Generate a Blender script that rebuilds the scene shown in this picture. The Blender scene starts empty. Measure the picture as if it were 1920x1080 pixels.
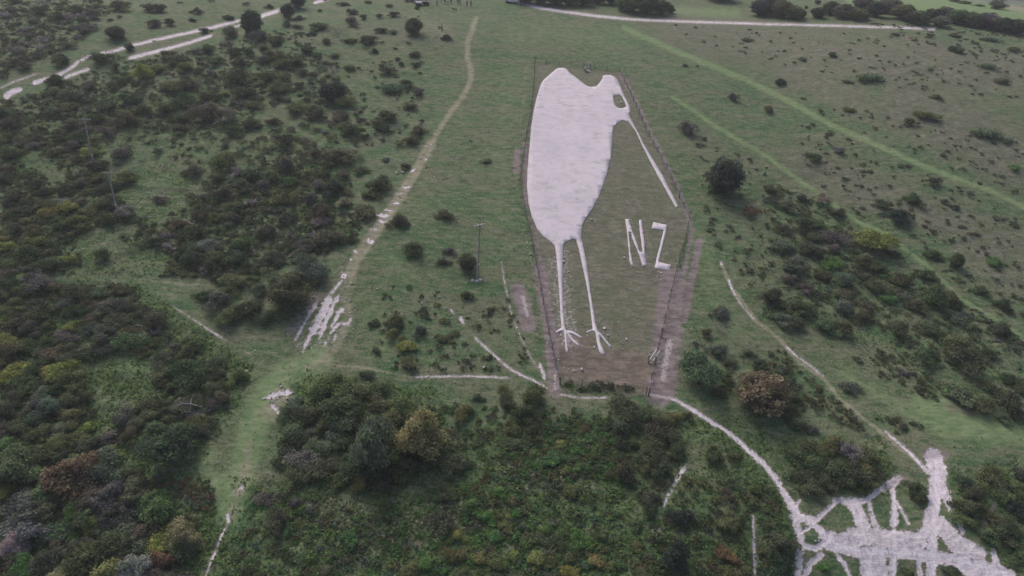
import bpy, bmesh, math, random
import numpy as np
from mathutils import Vector, Matrix
from mathutils.geometry import delaunay_2d_cdt

R = math.radians
scene = bpy.context.scene
col = scene.collection
rng = np.random.default_rng(7)
random.seed(7)

# ---------------------------------------------------------------- camera, world, sun, exposure
PITCH, ROLL, CAMZ, F = R(28.0), R(3.0), 60.0, 1280.0
_r0 = np.array([1.0, 0, 0]); _u0 = np.array([0, math.sin(PITCH), math.cos(PITCH)])
FW = np.array([0, math.cos(PITCH), -math.sin(PITCH)])
RT = math.cos(ROLL) * _r0 + math.sin(ROLL) * _u0
UP = -math.sin(ROLL) * _r0 + math.cos(ROLL) * _u0
cam_d = bpy.data.cameras.new('camera'); cam = bpy.data.objects.new('camera', cam_d); col.objects.link(cam)
cam_d.sensor_width = 36; cam_d.lens = 36 * F / 1920; cam_d.clip_start = 0.5; cam_d.clip_end = 9000
M = Matrix.Identity(4)
for i in range(3):
    M[i][0], M[i][1], M[i][2] = RT[i], UP[i], -FW[i]
M[2][3] = CAMZ
cam.matrix_world = M
scene.camera = cam

SUN_EL, SUN_AZ = 52.0, 35.0      # soft sun behind cloud, from beyond the hill on the left
world = bpy.data.worlds.new('World'); scene.world = world; world.use_nodes = True
wn = world.node_tree.nodes; wl = world.node_tree.links
bg = wn['Background']
sky = wn.new('ShaderNodeTexSky'); sky.sky_type = 'NISHITA'; sky.sun_disc = False
sky.sun_elevation = R(SUN_EL); sky.sun_rotation = R(-SUN_AZ); sky.altitude = 150
sky.air_density = 1.0; sky.dust_density = 6.0; sky.ozone_density = 1.0
wl.new(sky.outputs[0], bg.inputs[0]); bg.inputs[1].default_value = 0.112
sd = bpy.data.lights.new('sun', 'SUN'); sun = bpy.data.objects.new('sun', sd); col.objects.link(sun)
sd.energy = 1.3; sd.angle = R(28); sd.color = (1.0, 0.93, 0.90)
_sv = Vector((-math.sin(R(SUN_AZ)) * math.cos(R(SUN_EL)), math.cos(R(SUN_AZ)) * math.cos(R(SUN_EL)), math.sin(R(SUN_EL))))
sun.rotation_euler = _sv.to_track_quat('Z', 'Y').to_euler()
scene.view_settings.view_transform = 'Standard'; scene.view_settings.look = 'None'
scene.view_settings.exposure = 0.0; scene.view_settings.gamma = 1
scene.view_settings.use_curve_mapping = False
scene.cycles.use_denoising = True
scene.cycles.max_bounces = 5; scene.cycles.transparent_max_bounces = 4
scene.cycles.filter_width = 1.5

# ---------------------------------------------------------------- noise, terrain height, pixel <-> ground
def hsh(ix, iy, s):
    n = (ix.astype(np.int64) * 374761393 + iy.astype(np.int64) * 668265263 + s * 1442695041) & 0xffffffff
    n = ((n ^ (n >> 13)) * 1274126177) & 0xffffffff
    return ((n ^ (n >> 16)) & 0xffff) / 65535.0
def vn(x, y, s=0):
    xi, yi = np.floor(x), np.floor(y); fx, fy = x - xi, y - yi
    fx = fx * fx * (3 - 2 * fx); fy = fy * fy * (3 - 2 * fy)
    a, b, c, d = hsh(xi, yi, s), hsh(xi + 1, yi, s), hsh(xi, yi + 1, s), hsh(xi + 1, yi + 1, s)
    return (a + (b - a) * fx) * (1 - fy) + (c + (d - c) * fx) * fy - 0.5

_py = [-400, -120, 0, 20, 52, 83, 110, 140, 170, 195, 220, 245, 275, 320, 400, 520, 700, 950, 1300, 2500, 7000]
_ph = [92, 90, 80, 75, 64.2, 55.3, 47.6, 39.0, 30.8, 25.2, 21.3, 19.4, 18.6, 19.0, 23.0, 31.0, 40, 44, 44, 50, 60]
_ty = np.arange(-400, 7000, 1.0)
_tz = CAMZ - np.interp(_ty, _py, _ph)
_k = np.exp(-0.5 * (np.arange(-40, 41) / 9.0) ** 2); _k /= _k.sum()
_tz = np.convolve(np.pad(_tz, 40, mode='edge'), _k, 'valid')
def H(x, y):
    x = np.asarray(x, float); y = np.asarray(y, float)
    z = np.interp(y, _ty, _tz)
    far = np.clip((y - 240) / 200, 0, 1)
    z = z - far * np.clip(x - 60, 0, 600) * 0.022
    inside = np.exp(-(((x - 18) / 30) ** 4 + ((y - 128) / 55) ** 4))
    z = z + (vn(x / 55, y / 55, 1) * 3.2 + vn(x / 21, y / 21, 2) * 1.1) * (1 - .9 * inside)
    z = z + vn(x / 300, y / 300, 3) * 14 * np.clip((y - 300) / 300, 0, 1)
    # the chalk pit in the lower right: a scooped floor with a rim
    q = np.exp(-(((x - 42) / 17) ** 4 + ((y - 47) / 10) ** 4))
    return z - 2.2 * q
def rays(px, py):
    px = np.atleast_1d(np.asarray(px, float)); py = np.atleast_1d(np.asarray(py, float))
    d = FW[None] + ((px - 960) / F)[:, None] * RT[None] + ((540 - py) / F)[:, None] * UP[None]
    return d
def ground(px, py):
    d = rays(px, py); n = len(d)
    t0 = np.zeros(n); t1 = np.full(n, np.nan); t = 15.0
    while t < 3500:
        t2 = t * 1.02
        p = d * t2
        below = (CAMZ + p[:, 2]) < H(p[:, 0], p[:, 1])
        new = below & np.isnan(t1)
        t0[new] = t; t1[new] = t2; t = t2
    t1 = np.where(np.isnan(t1), 3000, t1); t0 = np.where(t0 == 0, 2900, t0)
    for _ in range(24):
        m = (t0 + t1) / 2; p = d * m[:, None]
        b = (CAMZ + p[:, 2]) < H(p[:, 0], p[:, 1])
        t1 = np.where(b, m, t1); t0 = np.where(b, t0, m)
    p = d * t1[:, None]
    return p[:, 0], p[:, 1], H(p[:, 0], p[:, 1]), t1      # t1 = depth along the view axis
def proj(x, y, z):
    p = np.stack([x, y, z - CAMZ], -1)
    w = p @ FW
    w = np.where(np.abs(w) < 1e-3, 1e-3, w)
    return 960 + F * (p @ RT) / w, 540 - F * (p @ UP) / w, w

# ---------------------------------------------------------------- helpers
def tag(o, label=None, cat=None, group=None, kind=None):
    if label: o['label'] = label
    if cat: o['category'] = cat
    if group: o['group'] = group
    if kind: o['kind'] = kind
    return o
def link(name, me, parent=None):
    o = bpy.data.objects.new(name, me); col.objects.link(o)
    if parent: o.parent = parent
    return o
def empty(name, loc, rz=0.0):
    o = bpy.data.objects.new(name, None); col.objects.link(o)
    o.location = loc; o.rotation_euler = (0, 0, rz); o.empty_display_size = .5
    return o
def mesh_np(name, verts, faces, mat, smooth=False, vals=None):
    """faces: (n,3) or (n,4) int array"""
    verts = np.asarray(verts, np.float32); faces = np.asarray(faces, np.int32)
    me = bpy.data.meshes.new(name); k = faces.shape[1]; n = len(faces)
    me.vertices.add(len(verts)); me.vertices.foreach_set('co', verts.ravel())
    me.loops.add(n * k); me.loops.foreach_set('vertex_index', faces.ravel())
    me.polygons.add(n)
    me.polygons.foreach_set('loop_start', np.arange(0, n * k, k, dtype=np.int32))
    me.polygons.foreach_set('loop_total', np.full(n, k, np.int32))
    me.polygons.foreach_set('use_smooth', np.full(n, smooth))
    if vals is not None:
        a = me.attributes.new('tone', 'FLOAT', 'POINT'); a.data.foreach_set('value', np.asarray(vals, np.float32))
    me.update(); me.validate()
    if mat: me.materials.append(mat)
    return me
class MB:
    def __init__(s): s.v = []; s.f = []
    def box(s, c, d, rot=None):
        b = len(s.v)
        for i in (-1, 1):
            for j in (-1, 1):
                for k in (-1, 1):
                    p = Vector((i * d[0] / 2, j * d[1] / 2, k * d[2] / 2))
                    if rot is not None: p = rot @ p
                    s.v.append(tuple(Vector(c) + p))
        for q in ((0, 1, 3, 2), (4, 6, 7, 5), (0, 4, 5, 1), (2, 3, 7, 6), (0, 2, 6, 4), (1, 5, 7, 3)):
            s.f.append(tuple(b + i for i in q))
    def tube(s, pts, rad, n=6):
        b = len(s.v); m = len(pts)
        if not hasattr(rad, '__len__'): rad = [rad] * m
        for i, p in enumerate(pts):
            p = Vector(p)
            t = (Vector(pts[min(i + 1, m - 1)]) - Vector(pts[max(i - 1, 0)])).normalized()
            a = t.cross(Vector((0, 0, 1)) if abs(t.z) < .9 else Vector((1, 0, 0))).normalized(); c = t.cross(a)
            for k in range(n):
                g = 2 * math.pi * k / n
                s.v.append(tuple(p + (a * math.cos(g) + c * math.sin(g)) * rad[i]))
        for i in range(m - 1):
            for k in range(n):
                s.f.append((b + i * n + k, b + i * n + (k + 1) % n, b + (i + 1) * n + (k + 1) % n, b + (i + 1) * n + k))
        s.f.append(tuple(b + k for k in range(n))[::-1]); s.f.append(tuple(b + (m - 1) * n + k for k in range(n)))
    def mesh(s, name, mat, smooth=False):
        me = bpy.data.meshes.new(name); me.from_pydata(s.v, [], s.f); me.update()
        if smooth: me.polygons.foreach_set('use_smooth', [True] * len(me.polygons))
        me.materials.append(mat); return me

class NT:
    def __init__(s, name):
        s.m = bpy.data.materials.new(name); s.m.use_nodes = True; s.t = s.m.node_tree
        s.b = s.t.nodes['Principled BSDF']; s.b.inputs['Specular IOR Level'].default_value = 0.12
        s.b.inputs['Roughness'].default_value = 0.9
    def n(s, t, **k):
        x = s.t.nodes.new(t)
        for a, b in k.items(): setattr(x, a, b)
        return x
    def put(s, v, sock):
        if hasattr(v, 'is_output'): s.t.links.new(v, sock)
        else: sock.default_value = v if not (isinstance(v, tuple) and len(v) == 3 and sock.type == 'RGBA') else (*v, 1)
    def math(s, op, a, b=0.0, c=None):
        x = s.n('ShaderNodeMath', operation=op); s.put(a, x.inputs[0]); s.put(b, x.inputs[1])
        if c is not None: s.put(c, x.inputs[2])
        return x.outputs[0]
    def mix(s, f, a, b, blend='MIX'):
        x = s.n('ShaderNodeMix', data_type='RGBA', blend_type=blend); s.put(f, x.inputs[0]); s.put(a, x.inputs[6]); s.put(b, x.inputs[7])
        return x.outputs[2]
    def ramp(s, v, a, b, lo=0.0, hi=1.0):
        x = s.n('ShaderNodeMapRange', interpolation_type='SMOOTHSTEP')
        for i, q in enumerate((v, a, b, lo, hi)): s.put(q, x.inputs[i])
        return x.outputs[0]
    def coord(s, sx=1, sy=1, sz=1):
        c = s.n('ShaderNodeTexCoord'); m = s.n('ShaderNodeMapping'); s.t.links.new(c.outputs['Object'], m.inputs[0])
        m.inputs['Scale'].default_value = (sx, sy, sz); return m.outputs[0]
    def noise(s, vec, scale, detail=3, rough=.55, dist=0.0):
        x = s.n('ShaderNodeTexNoise'); s.t.links.new(vec, x.inputs['Vector'])
        x.inputs['Scale'].default_value = scale; x.inputs['Detail'].default_value = detail
        x.inputs['Roughness'].default_value = rough; x.inputs['Distortion'].default_value = dist
        return x.outputs['Fac']
    def attr(s, name):
        x = s.n('ShaderNodeAttribute', attribute_name=name); return x
    def out(s, c, rough=None): s.put(c, s.b.inputs['Base Color']); return s.m
    def bump(s, h, strength, dist):
        x = s.n('ShaderNodeBump'); s.put(h, x.inputs['Height']); x.inputs['Strength'].default_value = strength
        x.inputs['Distance'].default_value = dist; s.t.links.new(x.outputs[0], s.b.inputs['Normal'])

def flat(name, c, rough=.8, var=.15, scale=6, metal=0, spec=.2):
    m = NT(name); v = m.noise(m.coord(), scale, 3)
    k = m.ramp(v, .3, .7, 1 - var, 1 + var)
    x = m.n('ShaderNodeVectorMath', operation='SCALE'); x.inputs[0].default_value = c; m.put(k, x.inputs['Scale'])
    m.put(x.outputs[0], m.b.inputs['Base Color']); m.b.inputs['Roughness'].default_value = rough
    m.b.inputs['Metallic'].default_value = metal; m.b.inputs['Specular IOR Level'].default_value = spec
    return m.m

# ---------------------------------------------------------------- what the photograph shows on the ground (measured on it, laid on the slope)
def PL(s): return [tuple(float(a) for a in p.split(',')) for p in s.split()]
# chalk-white lines: points, width
CH = [  # name, points, width start, width end
 ('gravel_track', '960,2 975,5 1010,14 1060,22 1120,30 1180,36 1250,39 1400,44 1560,48 1700,52 1752,55', 6, 4),
 ('chalk_track', '8,182 24,172 42,166', 13, 9), ('chalk_track', '60,156 88,148 110,140 135,126 148,114', 9, 6),
 ('chalk_track', '148,114 168,105 190,100 212,96 250,84 300,73 350,62 400,51 458,36', 6, 6),
 ('chalk_track', '120,145 140,138 168,129', 6, 6), ('chalk_track', '240,110 270,102 310,92 355,80 400,65', 7, 6),
 ('chalk_track', '425,54 458,45', 4, 4), ('chalk_track', '488,31 515,22 548,13', 8, 6), ('chalk_track', '588,6 608,0 630,-8', 6, 5),
 ('chalk_path', '0,165 25,154 48,145 70,138', 3, 2),
 ('chalk_steps', '805,270 808,274', 8, 4), ('chalk_steps', '795,300 801,297', 7, 3), ('chalk_steps', '770,322 778,316', 7, 4),
 ('chalk_steps', '752,352 772,350', 3, 4), ('chalk_steps', '741,364 757,362', 3, 2), ('chalk_steps', '735,381 752,380', 4, 3), ('chalk_steps', '720,393 738,396', 3, 3),
 ('chalk_steps', '706,403 732,405', 5, 4), ('chalk_steps', '708,414 726,416', 7, 5), ('chalk_steps', '690,431 712,432', 4, 4), ('chalk_steps', '686,452 702,454', 12, 9),
 ('chalk_steps', '662,470 672,473', 8, 5), ('chalk_steps', '655,488 664,484', 5, 4), ('chalk_steps', '641,520 650,514', 13, 8),
 ('chalk_scar', '644,522 632,536 618,552 606,575 594,600 584,622 576,640 567,660', 5, 7),
 ('chalk_scar', '622,552 604,588 592,612 582,628', 15, 17), ('chalk_scar', '597,562 580,590 563,620 551,640', 8, 5),
 ('chalk_scar', '636,552 624,572 616,590 606,612 598,636', 8, 10), ('chalk_scar', '646,578 636,584 630,598 618,616', 9, 6),
 ('chalk_scar', '640,604 628,612 618,626', 6, 5), ('chalk_scar', '661,594 652,608 638,606', 3, 6), ('chalk_scar', '631,625 625,640', 4, 3), ('chalk_scar', '612,640 606,650', 4, 2),
 ('chalk_scar', '500,748 520,738 548,735', 6, 9), ('chalk_scar', '506,758 516,766 524,776', 8, 5), ('chalk_scar', '448,918 458,914', 7, 6),
 ('chalk_path', '425,985 412,1010 404,1034 394,1058 384,1082', 4, 4), ('chalk_path', '426,962 428,980', 6, 7), ('chalk_path', '350,590 362,598 380,611 398,622 420,636', 2, 4), ('chalk_path', '318,572 350,590', 1, 2),
 ('chalk_path', '770,707 800,706 830,706 870,705 900,706 930,707 962,709', 3, 4),
 ('chalk_path', '843,580 852,588', 3, 3), ('chalk_path', '862,594 870,608', 7, 4), ('chalk_path', '886,628 900,642 920,660 940,678 960,694 1000,713 1030,730', 4, 5),
 ('chalk_path', '1045,738 1080,745 1125,746 1140,744', 3, 3), ('chalk_path', '1205,738 1230,741 1262,748 1292,764 1330,788 1360,806 1384,826 1412,850 1438,876 1458,902 1474,930 1484,955', 5, 13),
 ('chalk_path', '1350,490 1354,498', 5, 3), ('chalk_path', '1365,522 1372,540 1380,556', 4, 5), ('chalk_path', '1380,556 1395,578 1418,602', 3, 2), ('chalk_path', '1466,642 1494,668 1512,680 1530,694 1548,708', 3, 4),
 ('chalk_path', '1655,804 1680,826 1705,848 1722,866 1746,892', 4, 8),
 ('chalk_path', '940,490 948,540 958,585 975,630 995,670 1010,694', 2, 2), ('chalk_path', '1011,680 1018,698 1022,712', 6, 7),
 ('chalk_path', '1286,872 1274,892 1262,912 1250,934 1244,952', 9, 4), ('chalk_path', '1238,990 1222,1018', 3, 3), ('chalk_path', '1411,960 1413,995 1414,1030 1417,1082', 4, 7),
 # the pit
 ('chalk_pit', '1484,950 1494,985 1502,1015 1498,1050 1496,1085', 14, 14), ('chalk_pit', '1472,924 1486,948 1500,975', 10, 14),
 ('chalk_pit', '1492,960 1515,976 1535,990 1552,1010 1572,1026', 12, 14), ('chalk_pit', '1512,970 1530,976 1545,964 1562,946 1575,936', 12, 5), ('chalk_pit', '1498,940 1490,952', 8, 6),
 ('chalk_pit', '1500,1000 1514,992 1526,982', 7, 7), ('chalk_pit', '1504,1022 1530,1028 1552,1014', 12, 14), ('chalk_pit', '1566,936 1590,941 1606,944 1625,936', 12, 10),
 ('chalk_pit', '1625,938 1644,922 1665,910 1684,898', 10, 14), ('chalk_pit', '1600,944 1612,968 1620,990', 22, 26), ('chalk_pit', '1629,936 1634,965 1644,990', 8, 12),
 ('chalk_pit', '1673,916 1678,945 1676,980', 9, 16), ('chalk_pit', '1680,940 1694,962 1704,982', 7, 5), ('chalk_pit', '1750,858 1758,880 1752,930 1750,980', 34, 22),
 ('chalk_pit', '1764,880 1768,920 1786,955 1800,985 1806,1000', 22, 7), ('chalk_pit', '1552,1024 1600,1034 1680,1036 1760,1044 1820,1056 1890,1080', 16, 30),
 ('chalk_pit', '1745,950 1737,990 1724,1010', 14, 26), ('chalk_pit', '1760,980 1790,1015 1830,1040', 30, 36), ('chalk_pit', '1600,1004 1650,1008 1720,1016', 34, 38), ('chalk_pit', '1545,1004 1575,1016 1600,1012', 22, 40),
 ('chalk_pit', '1622,1035 1628,1085', 24, 26), ('chalk_pit', '1676,1035 1672,1085', 14, 16), ('chalk_pit', '1722,1040 1726,1085', 8, 10), ('chalk_pit', '1748,1000 1746,1085', 22, 18),
 ('chalk_pit', '1648,1040 1650,1085', 26, 34), ('chalk_pit', '1570,1040 1585,1060 1596,1085', 10, 6), ('chalk_pit', '1540,1040 1518,1056 1508,1085', 10, 14), ('chalk_pit', '1862,1032 1868,1060 1885,1085', 8, 26), ('chalk_pit', '1800,1055 1850,1085', 24, 40),
]
# soft marks: kind, points, width, strength
SOFT = [
 ('worn', '892,36 886,55 877,78 876,105 883,130 883,150 874,172 856,196 838,220 822,245 808,270 797,297 775,320 757,350 745,378 722,405 710,430 690,455 672,478 655,505', 9, .9),
 ('worn', '808,270 780,320 740,385 700,440 672,480 650,520', 17, 1.), ('worn', '1758,862 1757,920 1752,990 1749,1085', 10, 1.), ('worn', '1495,955 1530,985 1560,1018 1600,1031 1700,1034 1790,1046 1860,1064 1910,1090', 9, 1.), ('worn', '1628,1035 1632,1085', 14, .9), ('worn', '1675,925 1678,985 1676,1085', 7, .8), ('worn', '1608,945 1616,990 1625,1030', 8, .7), ('worn', '1380,824 1440,876 1476,930', 4, .8), ('worn', '660,515 650,560 655,600 630,650 600,680 575,690', 20, .55),
 ('worn', '560,660 530,720', 14, .45), ('worn', '530,740 505,775', 36, .6), ('worn', '480,770 474,800', 16, .45), ('worn', '468,832 462,850', 22, .6), ('worn', '462,872 456,900', 24, .65), ('worn', '452,910 446,925', 20, .8), ('worn', '440,950 432,975', 16, .7), ('worn', '428,975 405,1030 384,1080', 8, .6),
 ('worn', '262,524 300,528 340,533 395,535', 4, .7), ('worn', '268,525 310,566 350,592', 4, .5), ('worn', '420,636 470,665', 4, .6), ('worn', '610,683 680,687 720,697 770,707', 5, .7),
 ('worn', '1352,495 1372,540 1418,602 1460,635 1500,680 1545,710 1580,755 1640,800 1722,868', 6, .95), ('worn', '1425,820 1440,785 1480,770 1540,766 1610,767', 5, .4), ('worn', '1458,900 1490,920 1540,936', 7, .45),
 ('worn', '1500,665 1580,700 1660,745 1720,790', 6, .4), ('worn', '960,20 1100,42 1180,58', 7, .3), ('worn', '900,30 1000,40 1100,42', 12, .15), ('worn', '940,395 955,440 960,500', 3, .35),
 ('worn', '430,1020 500,1040 560,1078', 9, .4), ('worn', '1620,60 1700,95 1800,145 1925,200', 4, .45), ('worn', '980,410 1000,520 1015,600', 4, .3), ('worn', '700,430 820,330 900,250', 6, .22),
 ('worn', '780,25 800,40 830,55', 30, .35), ('worn', '985,120 982,180 975,240', 5, .4),
 ('ride', '1170,52 1220,75 1290,105 1400,150 1480,190 1560,235 1640,270 1740,315 1850,355 1930,392', 9, 1.), ('ride', '1262,182 1340,235 1440,295 1530,360 1600,410 1660,440 1740,500 1800,560 1870,600 1930,640', 8, .85), ('worn', '1185,60 1290,108 1400,153 1480,193 1560,238 1640,273 1740,318 1850,358 1930,395', 1.5, .55), ('worn', '1292,103 1400,148 1480,187 1560,232 1640,267 1740,311 1850,351 1930,388', 1.5, .4), ('worn', '1640,268 1740,313 1850,354 1930,391', 5, .35), ('ride', '1600,-8 1700,2 1800,16 1925,40', 34, 1.), ('worn', '1895,14 1925,20', 10, .8), ('ride', '1270,20 1380,25', 20, .6),
 ('ride', '1740,760 1780,790 1850,800 1920,805', 70, .7), ('ride', '1580,700 1660,745 1720,780', 30, .5), ('ride', '650,440 720,490 760,520', 60, .3), ('ride', '600,670 540,700 500,740 475,800 455,880 430,960', 50, .8),
 ('ride', '1300,430 1320,480 1340,560 1380,620', 40, .4), ('ride', '960,60 1100,70 1180,75', 60, .35), ('ride', '960,150 930,300 940,420', 60, .3), ('ride', '380,860 320,920 420,900', 60, .6), ('ride', '700,600 740,640 700,660', 60, .4), ('ride', '240,670 260,690', 50, .5), ('ride', '1210,300 1290,420', 40, .3),
 ('earth', '1012,505 1020,560 1030,610 1036,660 1040,735', 24, 1.), ('earth', '972,545 984,580 990,612', 30, 1.), ('earth', '970,285 968,320', 14, .9), ('earth', '985,270 984,320 986,380', 10, .8), ('earth', '1165,140 1190,185 1215,240 1245,300 1270,350 1290,400', 9, .95), ('earth', '1290,400 1298,430 1285,500 1270,560', 12, .8),
 ('earth', '1262,530 1256,580 1250,640 1248,700 1238,732', 52, 1.), ('earth', '1312,452 1302,500 1290,560 1284,600', 15, .9),
 ('earth', '1004,430 1010,470 1018,520 1030,600', 8, .6), ('earth', '1500,935 1540,960', 4, .1), ('earth', '1660,915 1690,896', 14, .9), ('earth', '1740,852 1770,852', 22, .8), ('earth', '1850,1005 1848,975 1866,945', 9, .9), ('earth', '545,620 560,600 600,555', 26, .6),
 ('heath', '1060,300 1200,480 1100,560 1180,620', 150, .55), ('heath', '1020,130 1000,300', 14, .8), ('heath', '1200,160 1150,150', 20, .6), ('heath', '1180,280 1200,380', 60, .5),
 ('heath', '1270,55 1500,90 1700,120 1900,140', 90, .8), ('heath', '1700,200 1900,290', 110, .85), ('heath', '1480,120 1600,190', 70, .75), ('heath', '1500,300 1650,370 1800,420 1920,470', 80, .7), ('heath', '1820,470 1920,520', 90, .75), ('heath', '1280,240 1420,330', 50, .4),
 ('heath', '700,60 840,60', 50, .5), ('heath', '560,940 740,1000 900,960', 90, .5), ('heath', '960,880 1100,920', 70, .5), ('heath', '1620,660 1700,700', 60, .5), ('heath', '1600,540 1720,600', 60, .35),
 ('rust', '1070,660 1120,690 1200,700', 86, 1.), ('rust', '1180,610 1200,640', 40, .5), ('rust', '1050,690 1100,710', 40, .8), ('rust', '1655,128 1680,136', 8, 1.), ('rust', '1700,75 1760,95', 26, .6), ('rust', '1780,765 1820,772', 16, .8), ('rust', '1330,1000 1370,1040', 40, .5), ('rust', '1480,145 1540,155', 12, .5), ('rust', '1860,548 1900,560', 18, .6), ('rust', '1750,430 1800,440', 20, .4), ('rust', '985,285 985,330', 10, .4),
 ('rust', '1210,745 1240,775', 30, .4), ('rust', '560,580 545,600', 14, .5), ('rust', '1400,395 1420,380', 20, .6), ('rust', '300,925 350,930', 30, .5), ('rust', '1050,760 1100,800', 30, .4), ('rust', '1780,770 1850,780', 14, .6),
 ('dust', '1050,480 1055,560 1065,640', 60, .55), ('dust', '1110,480 1110,600 1150,650', 40, .4), ('dust', '1030,480 1030,560', 20, .5), ('dust', '1120,395 1105,420', 30, .4), ('dust', '985,440 1000,500', 8, .5), ('dust', '560,640 590,650 620,640', 40, .5), ('dust', '590,545 560,620', 30, .5), ('dust', '640,500 640,560', 22, .5),
 ('dust', '500,740 540,745', 40, .5), ('dust', '980,556 988,590', 12, .75), ('dust', '1256,640 1242,710', 18, .7), ('dust', '1040,700 1042,735', 14, .6), ('dust', '1228,675 1240,672', 20, .5), ('dust', '800,265 780,320 745,385 700,440 670,480', 14, .35), ('dust', '265,360 290,400', 40, .35), ('dust', '440,920 460,915 432,968', 16, .5), ('dust', '1010,690 1022,715', 14, .5), ('dust', '820,565 780,560', 30, .15), ('dust', '1420,850 1470,925', 14, .4), ('dust', '1850,800 1780,790', 6, .2),
]
FENCE = PL('1003,117 1162,135 1175,163 1190,195 1205,230 1222,265 1240,300 1262,343 1280,385 1293,408 1287,440 1277,475 1268,510 1258,550 1248,595 1238,640 1229,672 1222,710 1216,742')
FENCE_L = PL('1003,117 1000,165 994,220 985,270 979,310 976,340 980,375 986,405 995,440 1002,480 1010,520 1018,565 1026,610 1036,660 1044,695 1050,722')
FENCE_B = PL('1050,722 1090,728 1150,731 1190,734 1216,742')

# ---------------------------------------------------------------- terrain grid
rows_px = np.arange(1170, -72, -2.6)
_gx, _gy, _gz, _gt = ground(np.full(len(rows_px), 960.0), rows_px)
ys = _gy[np.concatenate([[True], np.diff(_gy) > 0.02])]
ys = ys[ys < 900]
near = np.linspace(-300, ys[0], 40, endpoint=False)
farr = ys[-1] * np.cumprod(np.full(60, 1.035)); farr = farr[farr < 6500]
# limit the row spacing in the part the camera sees
mid = [ys[0]]
for v in ys[1:]:
    k = max(1, int(math.ceil((v - mid[-1]) / max(1.2, .012 * v))))
    mid += list(np.linspace(mid[-1], v, k + 1)[1:])
Y = np.concatenate([near, mid, farr])
Wd = np.maximum(Y * math.cos(PITCH) + (CAMZ - np.interp(Y, _ty, _tz)) * math.sin(PITCH), 60.0)
core = np.arange(-.84, .8401, 2.9 / 1280)
side = .84 * np.cumprod(np.full(26, 1.085))
T = np.concatenate([-side[::-1], core, side])
nx, ny = len(T), len(Y)
X2 = Wd[:, None] * T[None, :]; Y2 = np.repeat(Y[:, None], nx, 1)
gx, gy = X2.ravel(), Y2.ravel(); gz = H(gx, gy)
gu, gv, gw = proj(gx, gy, gz)
vis = (gw > 5) & (gu > -60) & (gu < 1980) & (gv > -60) & (gv < 1140)
vi = np.nonzero(vis)[0]; U, V = gu[vi], gv[vi]
order = None
def seg_field(pts, w0, w1=None, taper=0.0):
    """indices of ground vertices near a polyline, their distance to it, and its half width there"""
    if w1 is None: w1 = w0
    p = np.array(pts, float); pad = max(w0, w1) / 2 + 26
    m = (U > p[:, 0].min() - pad) & (U < p[:, 0].max() + pad) & (V > p[:, 1].min() - pad) & (V < p[:, 1].max() + pad)
    ii = np.nonzero(m)[0]; u, v = U[ii], V[ii]
    best = np.full(len(ii), 1e9); hw = np.zeros(len(ii)); n = len(p) - 1
    for k in range(n):
        a, b = p[k], p[k + 1]; d = b - a; L = max(d @ d, 1e-6)
        t = np.clip(((u - a[0]) * d[0] + (v - a[1]) * d[1]) / L, 0, 1)
        q = np.hypot(u - a[0] - t * d[0], v - a[1] - t * d[1])
        h = (w0 + (w1 - w0) * (k + t) / n) / 2
        if taper:
            e = np.minimum(k + t, n - k - t) / n
            h = h * np.clip(e / taper, .12, 1)
        s = q - h < best - hw
        best = np.where(s, q, best); hw = np.where(s, h, hw)
    return ii, best, hw
def inpoly(px, py, poly):
    c = np.zeros(len(px), bool); n = len(poly)
    for i in range(n):
        x1, y1 = poly[i]; x2, y2 = poly[(i + 1) % n]
        m = ((y1 > py) != (y2 > py)) & (px < (x2 - x1) * (py - y1) / ((y2 - y1) or 1e-9) + x1)
        c ^= m
    return c
NV = len(vi); SD = 12.0
chalk = np.zeros(NV); owner = np.full(NV, -1); masks = {k: np.zeros(NV) for k in ('earth', 'ride', 'worn', 'heath', 'rust', 'dust', 'dark')}
CHN = ['gravel_track', 'chalk_track', 'chalk_path', 'chalk_steps', 'chalk_scar', 'chalk_pit']
jit = vn(U / 5, V / 4, 11) * 3.0 + vn(U / 2.2, V / 1.8, 12) * 1.6
for name, pts, w0, w1 in CH:
    ii, q, h = seg_field(PL(pts), w0, w1, {'chalk_path': .07, 'chalk_scar': .12, 'chalk_track': .03, 'chalk_steps': .3}.get(name, 0))
    amp = {'gravel_track': .25, 'chalk_track': .35, 'chalk_path': .5, 'chalk_pit': .8, 'chalk_steps': 2.4, 'chalk_scar': 1.4}.get(name, 1.2)
    val = np.clip(.5 + (h + 0.6 - q + jit[ii] * amp * np.clip(h / 3, .4, 2.2)) / SD, 0, 1)
    s = val > chalk[ii]; chalk[ii[s]] = val[s]; owner[ii[s]] = CHN.index(name)
for name, pts, w, st in SOFT:
    ii, q, h = seg_field(PL(pts), w)
    k = .55 * w / 2 + 2.0
    val = st * (.86 if name == 'heath' else 1) / (1 + np.exp(np.clip((q - h) / (k * .45), -30, 30)))
    masks[name][ii] = np.maximum(masks[name][ii], val)
encl = FENCE_L[::-1] + FENCE[1:]
ins = inpoly(U, V, encl)
masks['heath'][ins] = np.maximum(masks['heath'][ins], .74 + .5 * vn(U[ins] / 60, V[ins] / 40, 5))
masks['rust'][ins] = np.maximum(masks['rust'][ins], .38 + .35 * vn(U[ins] / 45, V[ins] / 30, 6))
# dark rank grass along the foot of the fence and the hedge bank at the bottom of the enclosure
for pts, w, st in ((FENCE, 3, .8), (FENCE_L, 4, .8), (PL('1046,640 1050,700 1056,722'), 12, .9), (PL('1055,724 1110,728 1160,728 1210,733'), 12, .9), (PL('1195,735 1190,700 1200,690'), 6, .4)):
    ii, q, h = seg_field(pts, w)
    masks['dark'][ii] = np.maximum(masks['dark'][ii], st / (1 + np.exp(np.clip((q - h) / 1.8, -30, 30))))
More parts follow.
